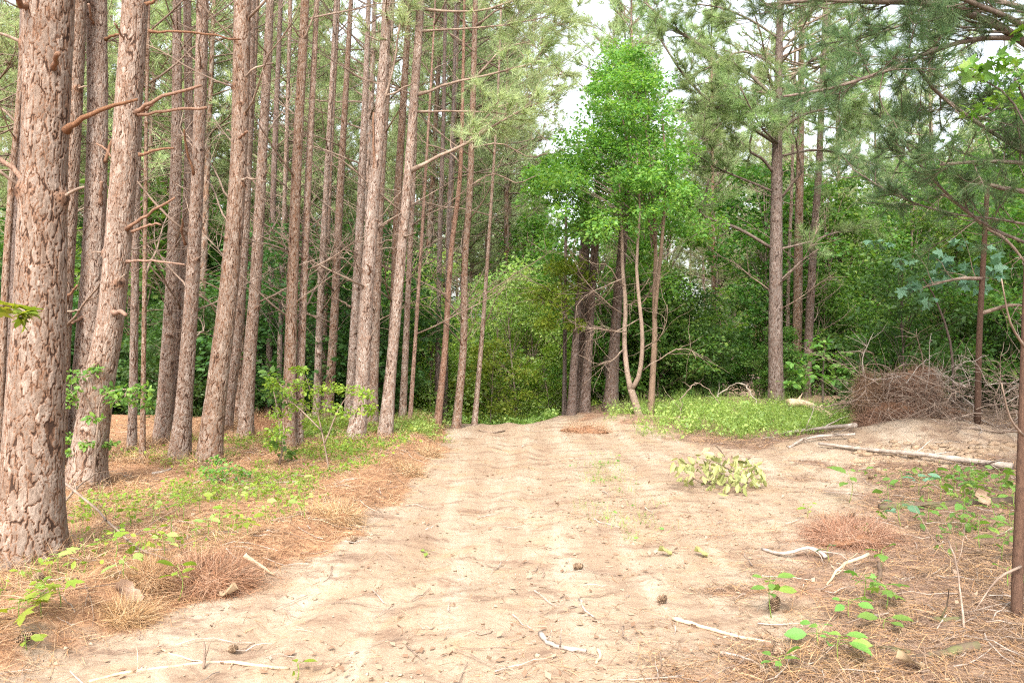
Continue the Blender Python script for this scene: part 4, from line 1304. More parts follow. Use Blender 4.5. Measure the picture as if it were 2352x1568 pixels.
leafy("sapling", "oak like sapling with small rounded leaves wrapping the pale pine's foot", "sapling", (215, 1090), 7.6,
      [dict(p=[(215, 1090), (225, 980), (240, 905), (330, 890)], w=6), dict(p=[(225, 980), (190, 900), (165, 870)], w=4, root=False), dict(p=[(222, 1010), (190, 1015), (160, 1010)], w=4, root=False)],
      [(170, 865, 20, 16), (215, 850, 18, 12), (165, 900, 16, 16), (250, 895, 26, 14), (290, 900, 30, 16), (325, 895, 26, 12), (300, 925, 34, 14), (340, 925, 12, 14), (175, 925, 22, 14), (265, 915, 26, 14),
       (165, 1005, 14, 14), (200, 1020, 18, 8), (250, 1020, 18, 9), (165, 1040, 14, 9), (215, 960, 20, 8)],
      M_LEAF_BRIGHT, M_DEAD, .042, 'oval', 55)
leafy("shrub", "wispy yellow green bush with many fine stems in front of the trackside pines", "shrub", (760, 1105), 8.6,
      [dict(p=[(760, 1105), (745, 1020), (725, 930), (700, 860)], w=5), dict(p=[(745, 1020), (790, 920), (860, 880)], w=4, root=False), dict(p=[(740, 990), (690, 940), (640, 900)], w=4, root=False)],
      [(625, 880, 16, 16), (655, 900, 26, 16), (640, 950, 30, 18), (690, 880, 26, 12), (725, 895, 30, 16), (760, 890, 30, 14), (800, 895, 30, 12), (840, 905, 24, 12), (700, 930, 34, 16), (750, 935, 40, 14), (800, 945, 34, 16),
       (640, 990, 30, 18), (625, 1020, 20, 16), (850, 940, 16, 16), (720, 970, 30, 12), (690, 850, 20, 10)],
      M_LEAF_YEL, M_DEAD, .036, 'oval', 110)
leafy("shrub", "small bush with bluish broad leaves at the left of the wispy bush", "shrub", (640, 1065), 8.9,
      [dict(p=[(650, 1065), (640, 960), (625, 880)], w=5)],
      [(620, 862, 14, 9), (640, 880, 20, 12), (620, 905, 16, 14), (660, 920, 18, 12), (635, 1010, 24, 20), (655, 1040, 20, 16)],
      M_LEAF, M_DEAD, .07, 'oval', 34)
leafy("plant", "bushy green fern like plant in the pine straw at the foot of the bowed pine", "plant", (490, 1140), 7.9,
      [dict(p=[(490, 1145), (492, 1110), (500, 1070)], w=4), dict(p=[(490, 1145), (520, 1090), (560, 1075)], w=3)],
      [(485, 1125, 20, 14), (500, 1095, 26, 16), (475, 1080, 18, 12), (530, 1075, 26, 12), (560, 1085, 20, 10), (500, 1055, 20, 10), (545, 1110, 20, 8)],
      M_LEAF_BRIGHT, M_DEAD, .035, 'oval', 55)
leafy("sapling", "round leaved sapling in front of the dark leaning pine across the track", "sapling", (1890, 935), 16.0,
      [dict(p=[(1890, 935), (1890, 860), (1895, 800)], w=6)],
      [(1830, 840, 26, 12), (1870, 820, 34, 12), (1910, 810, 36, 12), (1890, 850, 44, 14), (1850, 860, 34, 12), (1940, 845, 26, 12), (1920, 870, 30, 10), (1820, 880, 28, 8), (1960, 850, 20, 8), (1880, 785, 26, 10)],
      M_LEAF_BRIGHT, M_BARK_DARK, .11, 'oval', 36, ysp=.5)
leafy("sapling", "sweetgum sapling with pale bluish star leaves over the brush heap", "sapling", (2190, 960), 11.6,
      [dict(p=[(2190, 960), (2185, 800), (2150, 690), (2120, 640)], w=7)],
      [(2145, 640, 40, 10), (2170, 625, 30, 10), (2110, 655, 36, 10), (2200, 650, 36, 12), (2090, 660, 26, 8), (2230, 620, 30, 14), (2180, 590, 30, 12), (2130, 690, 30, 14), (2260, 580, 30, 14), (2070, 600, 26, 12), (2010, 560, 30, 16), (2210, 560, 30, 12),
       (2250, 660, 30, 14), (2280, 620, 30, 14)],
      M_LEAF_BLUE, M_BARK_DARK, .12, 'lobe', 15, ysp=.5)
leafy("sapling", "dark sapling with sharp lobed leaves at the right edge under the near pine", "sapling", (2450, 1100), 7.4,
      [dict(p=[(2460, 1150), (2430, 600), (2380, 300), (2330, 180)], w=14), dict(p=[(2430, 500), (2330, 240), (2200, 160)], w=6, root=False)],
      [(2225, 155, 24, 8), (2280, 145, 28, 14), (2330, 150, 30, 18), (2265, 170, 24, 10), (2340, 190, 26, 14), (2320, 130, 24, 12), (2280, 240, 28, 10), (2230, 255, 24, 8), (2345, 70, 16, 10), (2340, 250, 22, 12), (2300, 215, 20, 10)],
      M_LEAF_BRIGHT, M_BARK_DARK, .10, 'lobe', 9, ysp=.35)
leafy("sapling", "maple twig with three sunny lobed leaves crossing the thickest trunk", "sapling", (-180, 1500), 3.6,
      [dict(p=[(-180, 1500), (-160, 900), (-90, 720), (40, 700)], w=8)],
      [(15, 700, 22, 6), (45, 708, 16, 8), (60, 722, 6, 6)], M_LEAF_YEL, M_DEAD, .105, 'lobe', 5, ysp=.04)
# dark sapling trunk at the right edge of the frame
sb = P(2335, 1470, 4.25)
sb.z = hz(sb.x, 4.25) - .03
r = thing("sapling", "dark mossy sapling trunk cut by the right picture edge", "sapling", sb)
b = MB()
q = smooth_line([sb, P(2338, 1300, 4.3), P(2346, 1100, 4.35), P(2352, 900, 4.4), P(2362, 600, 4.45), P(2378, 200, 4.5), P(2390, -200, 4.5)], 20)
tube(b, q, np.linspace(13, 8, 20) * 4.25 / F, 12, 0, .5)
ob("trunk", b.mesh("dark_sapling_trunk", [M_BARK_DARK], True, off=sb, crack=True), r)
for gp in [[(2345, 1300), (2290, 1330), (2240, 1400)], [(2338, 1430), (2270, 1450), (2200, 1470), (2150, 1480)], [(2350, 1000), (2320, 960), (2300, 880)], [(2355, 800), (2320, 740), (2300, 640)]]:
    b = MB()
    q = smooth_line([P(a, c, 4.25 - .1 * i) for i, (a, c) in enumerate(gp)], 7)
    tube(b, q, np.linspace(.008, .003, 7), 5, 0, .4)
    ob("branch", b.mesh("sapling_branch", [M_DEAD], True, off=sb), r)
# dead snag below the near pine
nbs = P(2245, 960, 10.5)
nbs.z = hz(nbs.x, 10.5)
b = MB()
tube(b, smooth_line([nbs, P(2248, 800, 10.5), P(2258, 600, 10.5), P(2268, 425, 10.5)], 12), np.linspace(.042, .03, 12), 9, 0, .5)
snag = thing("dead_snag", "broken off dark dead stem rising from the brush heap", "dead tree", nbs)
ob("trunk", b.mesh("snag_trunk", [M_BARK_DARK], True, off=nbs, crack=True), snag)
for gp in [[(2262, 520), (2200, 470), (2130, 420)], [(2262, 520), (2320, 560), (2380, 640)], [(2256, 640), (2200, 640), (2120, 660)], [(2252, 720), (2330, 700), (2400, 720)]]:
    b = MB()
    dead = smooth_line([P(a, c, 10.5 - .15 * i) for i, (a, c) in enumerate(gp)], 8)
    tube(b, dead, np.linspace(.03, .008, 8), 5, 0, .4)
    for _ in range(6):
        k = random.randint(1, 6)
        tube(b, wobble(dead[k], Vector((random.gauss(0, 1), random.gauss(0, .6), random.gauss(0, .8))), random.uniform(.3, .8), 4, 0, .2), np.linspace(.008, .002, 5), 3, 0, .4, False)
    ob("branch", b.mesh("snag_branch", [M_DEAD], True, off=nbs), snag)

# ------------------------------------------------------------------ brush heap with dead needles
def strands(b, c, rad, n, L, w, mat=0, droop=.8, comb=None):
    """dead needles lying over a blob like hair"""
    c = np.asarray(tuple(c), float)
    d = rdir(n, .35)
    pos = c + d * np.asarray(rad) * (0.85 + .2 * rng.random(n))[:, None]
    ax = rng.normal(size=(n, 3)) * .75 + d * .45
    ax[:, 2] -= droop
    if comb is not None:
        ax = ax + np.asarray(comb)
    fr = frames(ax, d + rng.normal(size=(n, 3)) * .3)
    ln = L * (.6 + .8 * rng.random(n))
    scatter(b, NEED_V, None, NEED_T, pos, fr, np.stack([np.full(n, w), ln, np.ones(n)], -1), mat)


def blob(b, c, rad, seg=20, mat=0, amp=.2, sd=0):
    a = np.linspace(0, 2 * PI, seg, endpoint=False)
    e = np.linspace(-PI / 2, PI / 2, seg // 2 + 1)
    A, E = np.meshgrid(a, e)
    k = 1 + amp * 2 * (fbm(np.cos(A) * 1.5 + sd, np.sin(A) * 1.5 + E * 2, 3, sd) - .5)
    V = np.stack([np.cos(A) * np.cos(E) * rad[0] * k, np.sin(A) * np.cos(E) * rad[1] * k, np.sin(E) * rad[2] * k], -1) + np.asarray(tuple(c))
    n = len(e)
    i = np.arange(n - 1)[:, None] * seg
    j = np.arange(seg)[None]
    q = np.stack([i + j, i + (j + 1) % seg, i + seg + (j + 1) % seg, i + seg + j], -1).reshape(-1, 4)
    b.add(V.reshape(-1, 3), q, None, mat)


M_DUFF = plain_mat("packed_dead_needles", [(0.09, 0.042, 0.022), (0.17, 0.085, 0.045), (0.25, 0.13, 0.07)], 24, (1, 1, .25), bump=.8)
M_CLAY = plain_mat("tan_clay", [(0.19, 0.125, 0.08), (0.27, 0.19, 0.125), (0.34, 0.25, 0.17)], 14, bump=.8)
Yb = 11.3
hb = P(2120, 1020, Yb)
hb.z = hz(hb.x, Yb)
heap = thing("brush_heap", "tall heap of dead branches draped with red brown pine needles", "brush heap", hb)
for i, (px, py, rx, ry, dy, n) in enumerate([(1992, 915, 26, 58, .2, 2600), (2085, 900, 70, 46, .5, 5200), (2075, 965, 90, 42, 0, 5200), (2010, 990, 46, 40, -.4, 3600), (2150, 965, 60, 36, .3, 3000), (2120, 870, 34, 30, .6, 1400)]):
    b = MB()
    c = P(px, py, Yb + dy)
    s = Yb / F
    blob(b, c, (rx * s * .75, rx * s * .65, ry * s * .75), 24, 0, .8, i)
    strands(b, c, (rx * s, rx * s * .85, ry * s), int(n * 1.6), .18, .005, 1, 1.0)
    ob("needle_clump", b.mesh("needle_clump", [M_DUFF, M_DEADNEEDLE], off=hb), heap)
random.seed(21)
STK = [M_DEAD, M_DEAD, M_DEAD, M_GREYWOOD]
for k in range(99):
    b = MB()
    px = random.uniform(1985, 2420)
    py = random.uniform(880, 1030) if px > 2120 else random.uniform(860, 950)
    p = P(px, py, Yb + random.uniform(-.9, 1.0) - (.4 if px > 2180 else 0))
    p.z = max(p.z, hz(p.x, p.y) + .03)
    d = Vector((random.gauss(-.2, 1), random.gauss(-.1, .5), random.gauss(.25, .4)))
    L = random.uniform(.4, 1.15)
    q = wobble(p, d, L, 8, -.03, .16)
    for v in q:
        v.z = max(v.z, hz(v.x, v.y) + .02)
    tube(b, q, np.linspace(random.uniform(.006, .016), .003, 9), 4, 0, .4)
    for _ in range(5):
        j = random.randint(2, 7)
        tube(b, wobble(q[j], d + Vector((random.gauss(0, 1), random.gauss(0, .6), random.gauss(0, .7))), L * .4, 5, -.02, .22), np.linspace(.005, .0018, 6), 3, 0, .4, False)
    ob("branch", b.mesh("brush_branch", [random.choice(STK)], True, off=hb), heap)
b = MB()
for k in range(420):
    px = random.uniform(1990, 2420)
    p = P(px, random.uniform(850, 1040), Yb + random.uniform(-1.0, .8))
    p.z = max(p.z, hz(p.x, p.y) + .03)
    tube(b, wobble(p, (random.gauss(0, 1), random.gauss(0, .6), random.gauss(.2, .6)), random.uniform(.3, 1.0), 6, -.03, .24), np.linspace(.0045, .0015, 7), 3, 0, .4, False)
o = ob("twig_tangle", b.mesh("twig_tangle", [M_DEAD], True, off=hb), heap)
o['kind'] = 'stuff'
# clods on the spoil
b = MB()
for k in range(210):
    px, py = random.uniform(1960, 2330), random.uniform(1012, 1085)
    g = G(px, py)
    s = .012 + .055 * random.random() ** 2.5
    blob(b, g, (s * 1.3, s, s * .6), 8, 0, .9, k)
tag(ob("clay_clods", b.mesh("clay_clods", [M_CLAY])), "tan clay clods dug up in front of the brush heap", "soil", kind='stuff')


# ------------------------------------------------------------------ sticks, logs and roots on the ground
def stick(name, label, cat, pts, w0, w1, mat, lift=0.5, twigs=0, zs=None, group=None, tl=.35, jag=.004):
    g = []
    for i, (a, c) in enumerate(pts):
        q = G(a, c)
        q.z += (zs[i] if zs else 0)
        g.append(q)
    s = g[0].y / F
    n = max(9, 3 * len(pts))
    line = smooth_line(g, n)
    rr = np.linspace(w0, w1, n) * .5 * s
    line = [v + Vector((random.gauss(0, jag), random.gauss(0, jag), rr[i] * lift)) for i, v in enumerate(line)]
    b = MB()
    rr2 = rr * (1 + .12 * rng.normal(size=n).clip(-1, 1))
    tube(b, line, rr2, 8, 0, .4)
    base = line[0]
    o = ob(name, b.mesh(name, [mat], True, off=base), None, base)
    tag(o, label, cat, group)
    for _ in range(twigs):
        k = random.randint(1, n - 2)
        b = MB()
        d = (line[k + 1] - line[k]).normalized() + Vector((random.gauss(0, .8), random.gauss(0, .8), abs(random.gauss(0, .5))))
        tube(b, wobble(line[k], d, tl * random.uniform(.5, 1.5), 6, -.04, .16), np.linspace(rr[k] * .5, .0015, 7), 4, 0, .4)
        ob("twig", b.mesh("twig", [mat], True, off=base), o)
    return o


stick("fallen_branch", "long grey fallen branch slanting across the dug up clay", "branch", [(1880, 1030), (2000, 1042), (2100, 1056), (2210, 1070), (2325, 1084)], 7, 13, M_GREYWOOD, .6, 5, [.05, .03, .06, .05, .04])
stick("fallen_branch", "grey branch lying along the lower edge of the grassy patch", "branch", [(1790, 1000), (1870, 997), (1965, 997)], 6, 9, M_GREYWOOD, .6, 4, [.02, .06, .1])
stick("fallen_branch", "curved grey branch angling down from the brush toward the wilted bough", "branch", [(1812, 1030), (1860, 1015), (1965, 1010)], 7, 6, M_GREYWOOD, .6, 4, [.0, .05, .06])
stick("broken_log", "pale splintered log lying in the grassy patch", "log", [(1812, 955), (1850, 956), (1908, 970)], 20, 12, M_TANWOOD, 1.2, 3, [.14, .15, .05], tl=.2)
stick("fallen_branch", "bare grey pole propped against the upright needle clump", "branch", [(1983, 955), (1960, 945), (1935, 930)], 8, 9, M_GREYWOOD, .6, 0, [.15, .35, .5])
stick("stick", "peeled tan stick, the longest on the bare sand in the foreground", "stick", [(1543, 1426), (1600, 1440), (1690, 1466), (1772, 1480)], 11, 7, M_TANWOOD, .9, 0)
stick("stick", "short grey stick below the long peeled tan one", "stick", [(1653, 1502), (1700, 1512), (1747, 1530)], 8, 6, M_GREYWOOD, .9, 1, tl=.08)
stick("root", "bent grey root emerging from the sand at the foot of the picture", "root", [(1240, 1462), (1258, 1478), (1290, 1492), (1345, 1500)], 12, 9, M_GREYWOOD, .8, 2, tl=.12)
stick("root", "long brown root half buried along the bottom edge of the sand", "root", [(205, 1566), (300, 1545), (400, 1533), (510, 1526), (600, 1534), (660, 1538)], 7, 9, M_TANWOOD, .5, 3, tl=.15)
stick("sprout_stub", "brown twig standing upright beside the half buried root", "twig", [(470, 1535), (468, 1530)], 7, 6, M_DEAD, .5, 1, [0, .11], tl=.1)
stick("stick", "thin root curving up the sand left of the upright twig", "stick", [(370, 1490), (410, 1512), (470, 1525)], 4, 4, M_TANWOOD, .7, 0)
stick("stick", "crooked stick end poking out of the sand near the bent root", "stick", [(1372, 1490), (1378, 1512), (1368, 1528)], 8, 7, M_TANWOOD, .7, 0)
stick("stick", "short crooked stick above the bent root", "stick", [(1333, 1378), (1340, 1400), (1362, 1418)], 6, 4, M_GREYWOOD, .7, 1, tl=.06)
stick("stick", "small dark twig between the bent root and the peeled stick", "stick", [(1428, 1440), (1432, 1462), (1450, 1480)], 4, 4, M_DEAD, .7, 0)
stick("stick", "forked brown branch at the edge where sand meets straw", "stick", [(1748, 1262), (1800, 1280), (1860, 1280), (1900, 1290)], 6, 9, M_GREYWOOD, .7, 3, [0, .02, .06, .02], tl=.2)
stick("twig", "small brown peg upright in the middle of the track", "twig", [(1249, 1327), (1248, 1325)], 5, 3, M_DEAD, .5, 0, [0, .045])
stick("mossy_log", "dark rotten log with moss among the plants on the right bank", "log", [(2020, 1172), (2120, 1168), (2240, 1162), (2380, 1158)], 17, 24, M_DARKWOOD, .7, 2)
stick("rotten_log", "black rotten log sunk in the straw at the lower right", "log", [(2085, 1520), (2170, 1505), (2250, 1488)], 18, 26, M_DARKWOOD, .3, 0)
stick("rotten_log", "dark thin log buried in straw left of the black one", "log", [(1950, 1480), (2030, 1492), (2090, 1500)], 12, 15, M_DARKWOOD, .2, 0)
stick("stick", "short black stick in the straw above the black rotten log", "stick", [(2140, 1425), (2170, 1428), (2210, 1424)], 14, 10, M_DARKWOOD, .6, 1)
stick("stick", "brown sapling switch leaning in the straw by the dark edge trunk", "stick", [(2215, 1455), (2200, 1400), (2180, 1370)], 5, 4, M_DEAD, .5, 3, [0, .2, .32], tl=.3)
stick("bark_splinter", "pale shredded wood splinter standing in the straw", "wood splinter", [(1900, 1345), (1930, 1325), (1995, 1310)], 4, 9, M_TANWOOD, .7, 4, [0, .06, .1], tl=.15)
stick("stump", "short rotten stub behind the pale splinter", "stump", [(2020, 1335), (2021, 1330)], 12, 9, M_DARKWOOD, .5, 0, [0, .1])
stick("fallen_branch", "dead twiggy branch lying between the two nearest pines", "branch", [(150, 1180), (220, 1215), (300, 1265), (390, 1300)], 6, 3, M_DEAD, .7, 6, [.25, .15, .05, .03], tl=.4)
stick("fallen_branch", "dark branch leaning at the root of the second near pine", "branch", [(150, 1180), (180, 1160), (230, 1130)], 5, 4, M_DEAD, .7, 5, [.1, .15, .2], tl=.3)
stick("stick", "pale stick on the straw below the touching pair of pines", "stick", [(350, 1090), (372, 1085), (395, 1078)], 7, 5, M_GREYWOOD, .7, 0)
stick("stick", "long thin stick lying in the weeds left of the track", "stick", [(535, 1115), (600, 1112), (690, 1107)], 4, 4, M_GREYWOOD, .8, 1)
stick("stick", "slim stick on the straw just above the trackside straw clump", "stick", [(640, 1200), (720, 1194), (830, 1192)], 4, 3, M_TANWOOD, .8, 1)
stick("root", "torn root stuck out of the bank beside the biggest straw clump", "root", [(560, 1300), (585, 1310), (630, 1322)], 13, 5, M_TANWOOD, .8, 2, [.05, .04, 0], tl=.1)
stick("root", "pale torn root ends at the upper straw clump on the bank", "root", [(770, 1200), (800, 1205), (828, 1215)], 8, 8, M_TANWOOD, .8, 2, tl=.1)
stick("vine", "arched bare vine hooping over at the grass edge, left one", "vine", [(1556, 966), (1566, 952), (1580, 943), (1603, 938), (1628, 943), (1655, 952)], 3.5, 2, M_DEAD, .5, 5, [0, .22, .42, .5, .36, .2], tl=.5, jag=.02)
stick("vine", "grey vine hoop arching high over the grassy patch", "vine", [(1632, 936), (1656, 934), (1682, 934), (1706, 936), (1728, 940), (1746, 948)], 3, 3, M_GREYWOOD, .5, 3, [.05, .26, .44, .46, .3, .02], tl=.5, jag=.02)
stick("fallen_branch", "dead brown branch lying along the crest beside the dip", "branch", [(1100, 990), (1130, 994), (1160, 990)], 4, 3, M_DEAD, .8, 1, tl=.2)
stick("stick", "brown stick with frayed end on the left verge of the sand", "stick", [(560, 1310), (540, 1300), (515, 1290)], 5, 4, M_DEAD, .8, 0)
stick("stick", "dark thin stick lying crosswise near the foot of the track", "stick", [(1075, 1450), (1105, 1458), (1130, 1452)], 5, 3, M_DEAD, .8, 1, tl=.08)


# ------------------------------------------------------------------ pine cones
def cone(label, px, py, L, tilt, az):
    g = G(px, py)
    root = MB()
    n = 90
    k = np.arange(n)
    t = (k + .5) / n
    prof = np.sin(PI * np.clip(t * .92 + .06, 0, 1)) ** .7 * .42
    a = k * 2.39996
    pos = np.stack([np.cos(a) * prof * .55, np.sin(a) * prof * .55, t - .5], -1)
    out = np.stack([np.cos(a), np.sin(a), (t - .35) * 1.2], -1)
    fr = frames(out, np.stack([np.zeros(n), np.zeros(n), np.ones(n)], -1) + out * .01)
    scatter(root, [(-.10, -.1, 0), (.10, -.1, 0), (.13, .16, .03), (0, .24, .05), (-.13, .16, .03), (0, .1, -.05)], [(0, 1, 2, 4)], [(2, 3, 4), (0, 5, 1), (1, 5, 2), (2, 5, 3), (3, 5, 4), (4, 5, 0)], pos, fr, np.full(n, 1.0))
    blob(root, (0, 0, 0), (.24, .24, .46), 10, 0, .1)
    me = root.mesh("pine_cone", [M_CONE])
    o = ob("pine_cone", me, None, g + Vector((0, 0, L * .36)))
    L *= .8
    o.scale = (L, L, L)
    o.rotation_euler = (tilt, .2, az)
    tag(o, label, "pine cone")


cone("round dark pine cone sitting alone on the sand right of centre", 1520, 1388, .075, .9, .4)
cone("flattened grey pine cone on the sand left of the round one", 1327, 1309, .07, 1.4, 1.2)
cone("small brown pine cone at the foot of the left bank", 810, 1246, .075, 1.2, 2)
cone("open pine cone in the straw below the thickest pine", 88, 1338, .085, 1.3, .8)
cone("pine cone half buried at the lower left corner of the straw", 55, 1487, .085, 1.2, 1.9)
cone("big open pine cone under the broad leaved sprig", 1778, 1402, .10, .4, 0)
cone("pine cone with pale scales below the broad leaved sprig", 1790, 1508, .09, 1.4, 2.6)
cone("pine cone on top of the straw hump at the right bank", 1955, 1190, .075, 1.1, .3)
cone("pine cone by the dug up clay near the oak seedling", 2000, 1200 - 100, .075, 1.3, 1)
cone("pine cone lying in the dirt below the big straw clump", 535, 1508 - 5, .06, 1.3, 1)


# ------------------------------------------------------------------ straw heaps
def straw_heap(label, px, py, rx, h, n, name="straw_clump", mat=None, pale=.3):
    g = G(px, py)
    s = g.y / F
    b = MB()
    R = rx * s
    h = h * .75
    blob(b, g - Vector((0, 0, h * .15)), (R * .85, R * .6, h * .9), 26, 0, .8, int(px))
    strands(b, g + Vector((0, 0, h * .1)), (R, R * .75, h), int(n * (1 - pale)), .15, .0026, 1, .25)
    strands(b, g + Vector((0, 0, h * .1)), (R * 1.05, R * .8, h * 1.05), int(n * pale), .15, .0026, 2, .2)
    # loose skirt
    k = n // 2
    a = rng.random(k) * 2 * PI
    rr = R * (0.8 + .6 * rng.random(k))
    rr = R * (.5 + rng.exponential(.45, k))
    x, y = g.x + np.cos(a) * rr, g.y + np.sin(a) * rr * .75
    pos = np.stack([x, y, H(x, y) + .006 + .02 * rng.random(k)], -1)
    ax = rng.normal(size=(k, 3))
    ax[:, 2] *= .15
    fr = frames(ax, np.array([[0, 0, 1.]]) + rng.normal(size=(k, 3)) * .2)
    scatter(b, NEED_V, None, NEED_T, pos, fr, np.stack([np.full(k, .0026), .15 * (.6 + .8 * rng.random(k)), np.ones(k)], -1), 1)
    o = ob(name, b.mesh(name, [mat or M_DUFF, M_STRAW, M_STRAW_PALE], off=g), None, g)
    tag(o, label, "pine straw")


straw_heap("largest clump of bulldozed pine straw on the left bank of the track", 480, 1345, 92, .14, 5200)
straw_heap("small straw clump with a hollow under it, left of the largest clump", 345, 1335, 45, .07, 1600)
straw_heap("low straw clump at the tip of the sand edge", 290, 1425, 45, .05, 1500)
straw_heap("straw clump with torn roots on the bank halfway up the track", 775, 1192, 42, .09, 1800, pale=.5)
straw_heap("tousled straw clump near the crest on the left verge", 985, 1048, 24, .12, 1100, pale=.6)
straw_heap("straw clump just below the tousled one on the left verge", 930, 1085, 36, .08, 1200, pale=.6)
straw_heap("broad straw hump topped by a pine cone on the right bank", 1950, 1235, 85, .10, 4200, pale=.6)
straw_heap("dark straw ridge at the root of the dark trio of pines", 1345, 990, 50, .12, 1500, pale=.5)
straw_heap("reddish straw swept against the pine foot behind the bush", 590, 985, 60, .3, 1600, pale=.1)


# ------------------------------------------------------------------ litter: needles, crumbs
def field(n, f, ymax=13.5, ymin=2.9, u=.72, p=1.0):
    """points spread more thickly close to the camera, kept with chance f(x, y)"""
    y = ymin * (ymax / ymin) ** (rng.random(n) ** p)
    x = (rng.random(n) * 2 - 1) * u * y
    k = rng.random(n) < f(x, y)
    return x[k], y[k]


def lay_needles(name, label, x, y, mats, L=.16, w=.0022, tilt=.16, lift=.012, cur=.12):
    n = len(x)
    a = rng.random(n) * 2 * PI
    ax = np.stack([np.cos(a), np.sin(a), rng.normal(size=n) * tilt], -1)
    z = H(x, y) + .004 + lift * rng.random(n)
    pos = np.stack([x, y, z], -1)
    fr = frames(ax, np.array([[0, 0, 1.]]) + rng.normal(size=(n, 3)) * .3)
    c = cur
    tv = [(-.5, 0, 0), (.5, 0, 0), (-.5, .5, 1), (.5, .5, 1), (0, 1, 0)]
    ln = L * (.5 + .9 * rng.random(n))
    ww = w * (.8 + .08 * y)
    b = MB()
    half = rng.random(n) < .6
    for m, sel in ((0, half), (1, ~half)):
        scatter(b, tv, [(0, 1, 3, 2)], [(2, 3, 4)], pos[sel], fr[sel], np.stack([ww[sel], ln[sel], ln[sel] * c * (rng.random(sel.sum()) - .3)], -1), m)
    return tag(ob(name, b.mesh(name, mats)), label, "ground litter", kind='stuff')


x, y = field(250000, lambda x, y: np.clip((1 - soil_mask(x, y)) ** 1.2, 0, 1) * (.35 + .65 * sstep(.3, .6, fbm(x * 1.1, y * 1.1, 3, 31))), p=.9)
lf = x < 0.3
lay_needles("pine_straw", "loose orange brown pine needles covering the floor of the stand", x[lf], y[lf], [M_STRAW, M_STRAW_PALE])
lay_needles("pine_straw", "grey brown, shade darkened pine needles on the right bank", x[~lf], y[~lf], [M_STRAW_GREY, M_STRAW])
# needles heaped against the trunk feet
xs, ys_ = [], []
for a, c in PINE_POS:
    if 3 < c < 14 and abs(a) < c * .75:
        k = int(9000 / c)
        th, rr = rng.random(k) * 2 * PI, .12 + .03 * c * 0 + rng.exponential(.16, k)
        xs.append(a + np.cos(th) * rr)
        ys_.append(c + np.sin(th) * rr)
xs, ys_ = np.concatenate(xs), np.concatenate(ys_)
k = road_mask(xs, ys_) < .3
lay_needles("pine_straw", "pine needles drifted against the feet of the trunks", xs[k], ys_[k], [M_STRAW, M_STRAW_PALE], tilt=.4, lift=.07)
x, y = field(80000, lambda x, y: road_mask(x, y) * (.02 + .5 * sstep(.5, .75, fbm(x * .9, y * 1.6, 3, 33)) * sstep(-1.2, 1.2, x + .3 * (fbm(x, y, 2, 1) - .5)) + .12 * sstep(.55, .7, fbm(x * 2, y * 4, 3, 35))))
lay_needles("track_litter", "scattered bleached needles and bits on the sandy track", x, y, [M_STRAW_PALE, M_STRAW], L=.10, w=.0024, tilt=.06, lift=.004)

OCT_V = [(1, 0, 0), (0, 1, 0), (-1, 0, 0), (0, -1, 0), (.1, .1, .8), (0, 0, -.6)]
OCT_T = [(0, 1, 4), (1, 2, 4), (2, 3, 4), (3, 0, 4), (1, 0, 5), (2, 1, 5), (3, 2, 5), (0, 3, 5)]
x, y = field(15000, lambda x, y: road_mask(x, y) * (.12 + .88 * sstep(.5, .68, fbm(x * 1.7, y * 1.7, 3, 41))), 12)
n = len(x)
b = MB()
sz = .003 + .007 * rng.random(n) ** 3 + .010 * (rng.random(n) < .02)
fr = frames(rdir(n) * [1, 1, .2], np.array([[0, 0, 1.]]) + rng.normal(size=(n, 3)) * .4)
scatter(b, OCT_V, None, OCT_T, np.stack([x, y, H(x, y) + sz * .2], -1), fr, np.stack([sz * (.7 + .8 * rng.random(n)), sz * (.7 + .8 * rng.random(n)), sz * (.6 + .6 * rng.random(n))], -1))
tag(ob("soil_crumbs", b.mesh("soil_crumbs", [M_CRUMB])), "small crumbs of dry sandy soil on the track", "soil", kind='stuff')
# chips of bark and dry leaf bits
x, y = field(5200, lambda x, y: .25 + .75 * sstep(.45, .7, fbm(x * 1.3, y * 1.3, 3, 43)), 13)
n = len(x)
b = MB()
pos = np.stack([x, y, H(x, y) + .008], -1)
leaves(b, pos, .035, 'card', 0, droop=0, flat=1.6)
tag(ob("leaf_litter", b.mesh("leaf_litter", [M_DRYLEAF])), "dry brown leaf bits and bark chips on the ground", "ground litter", kind='stuff')
x, y = field(1500, lambda x, y: .15 + .85 * (1 - road_mask(x, y)), 13)
b = MB()
for i in range(len(x)):
    L = random.uniform(.05, .4)
    a = random.uniform(0, 6.28)
    q = wobble((x[i], y[i], 0), (math.cos(a), math.sin(a), 0), L, 4, 0, .15)
    for v in q:
        v.z = hz(v.x, v.y) + .008 + random.random() * .02
    tube(b, q, np.linspace(.003, .0015, 5) * (1 + .05 * y[i]), 3, random.randint(0, 1), .4, False)
tag(ob("twig_litter", b.mesh("twig_litter", [M_DEAD, M_GREYWOOD], True)), "little broken twigs strewn over the ground", "ground litter", kind='stuff')


# ------------------------------------------------------------------ weeds and grass
def in_px(x, y, z, x0, x1, y0, y1):
    px = 1176 + F * x / y
    py = YH + F * (EYE - z) / y
    return (px > x0) & (px < x1) & (py > y0) & (py < y1)


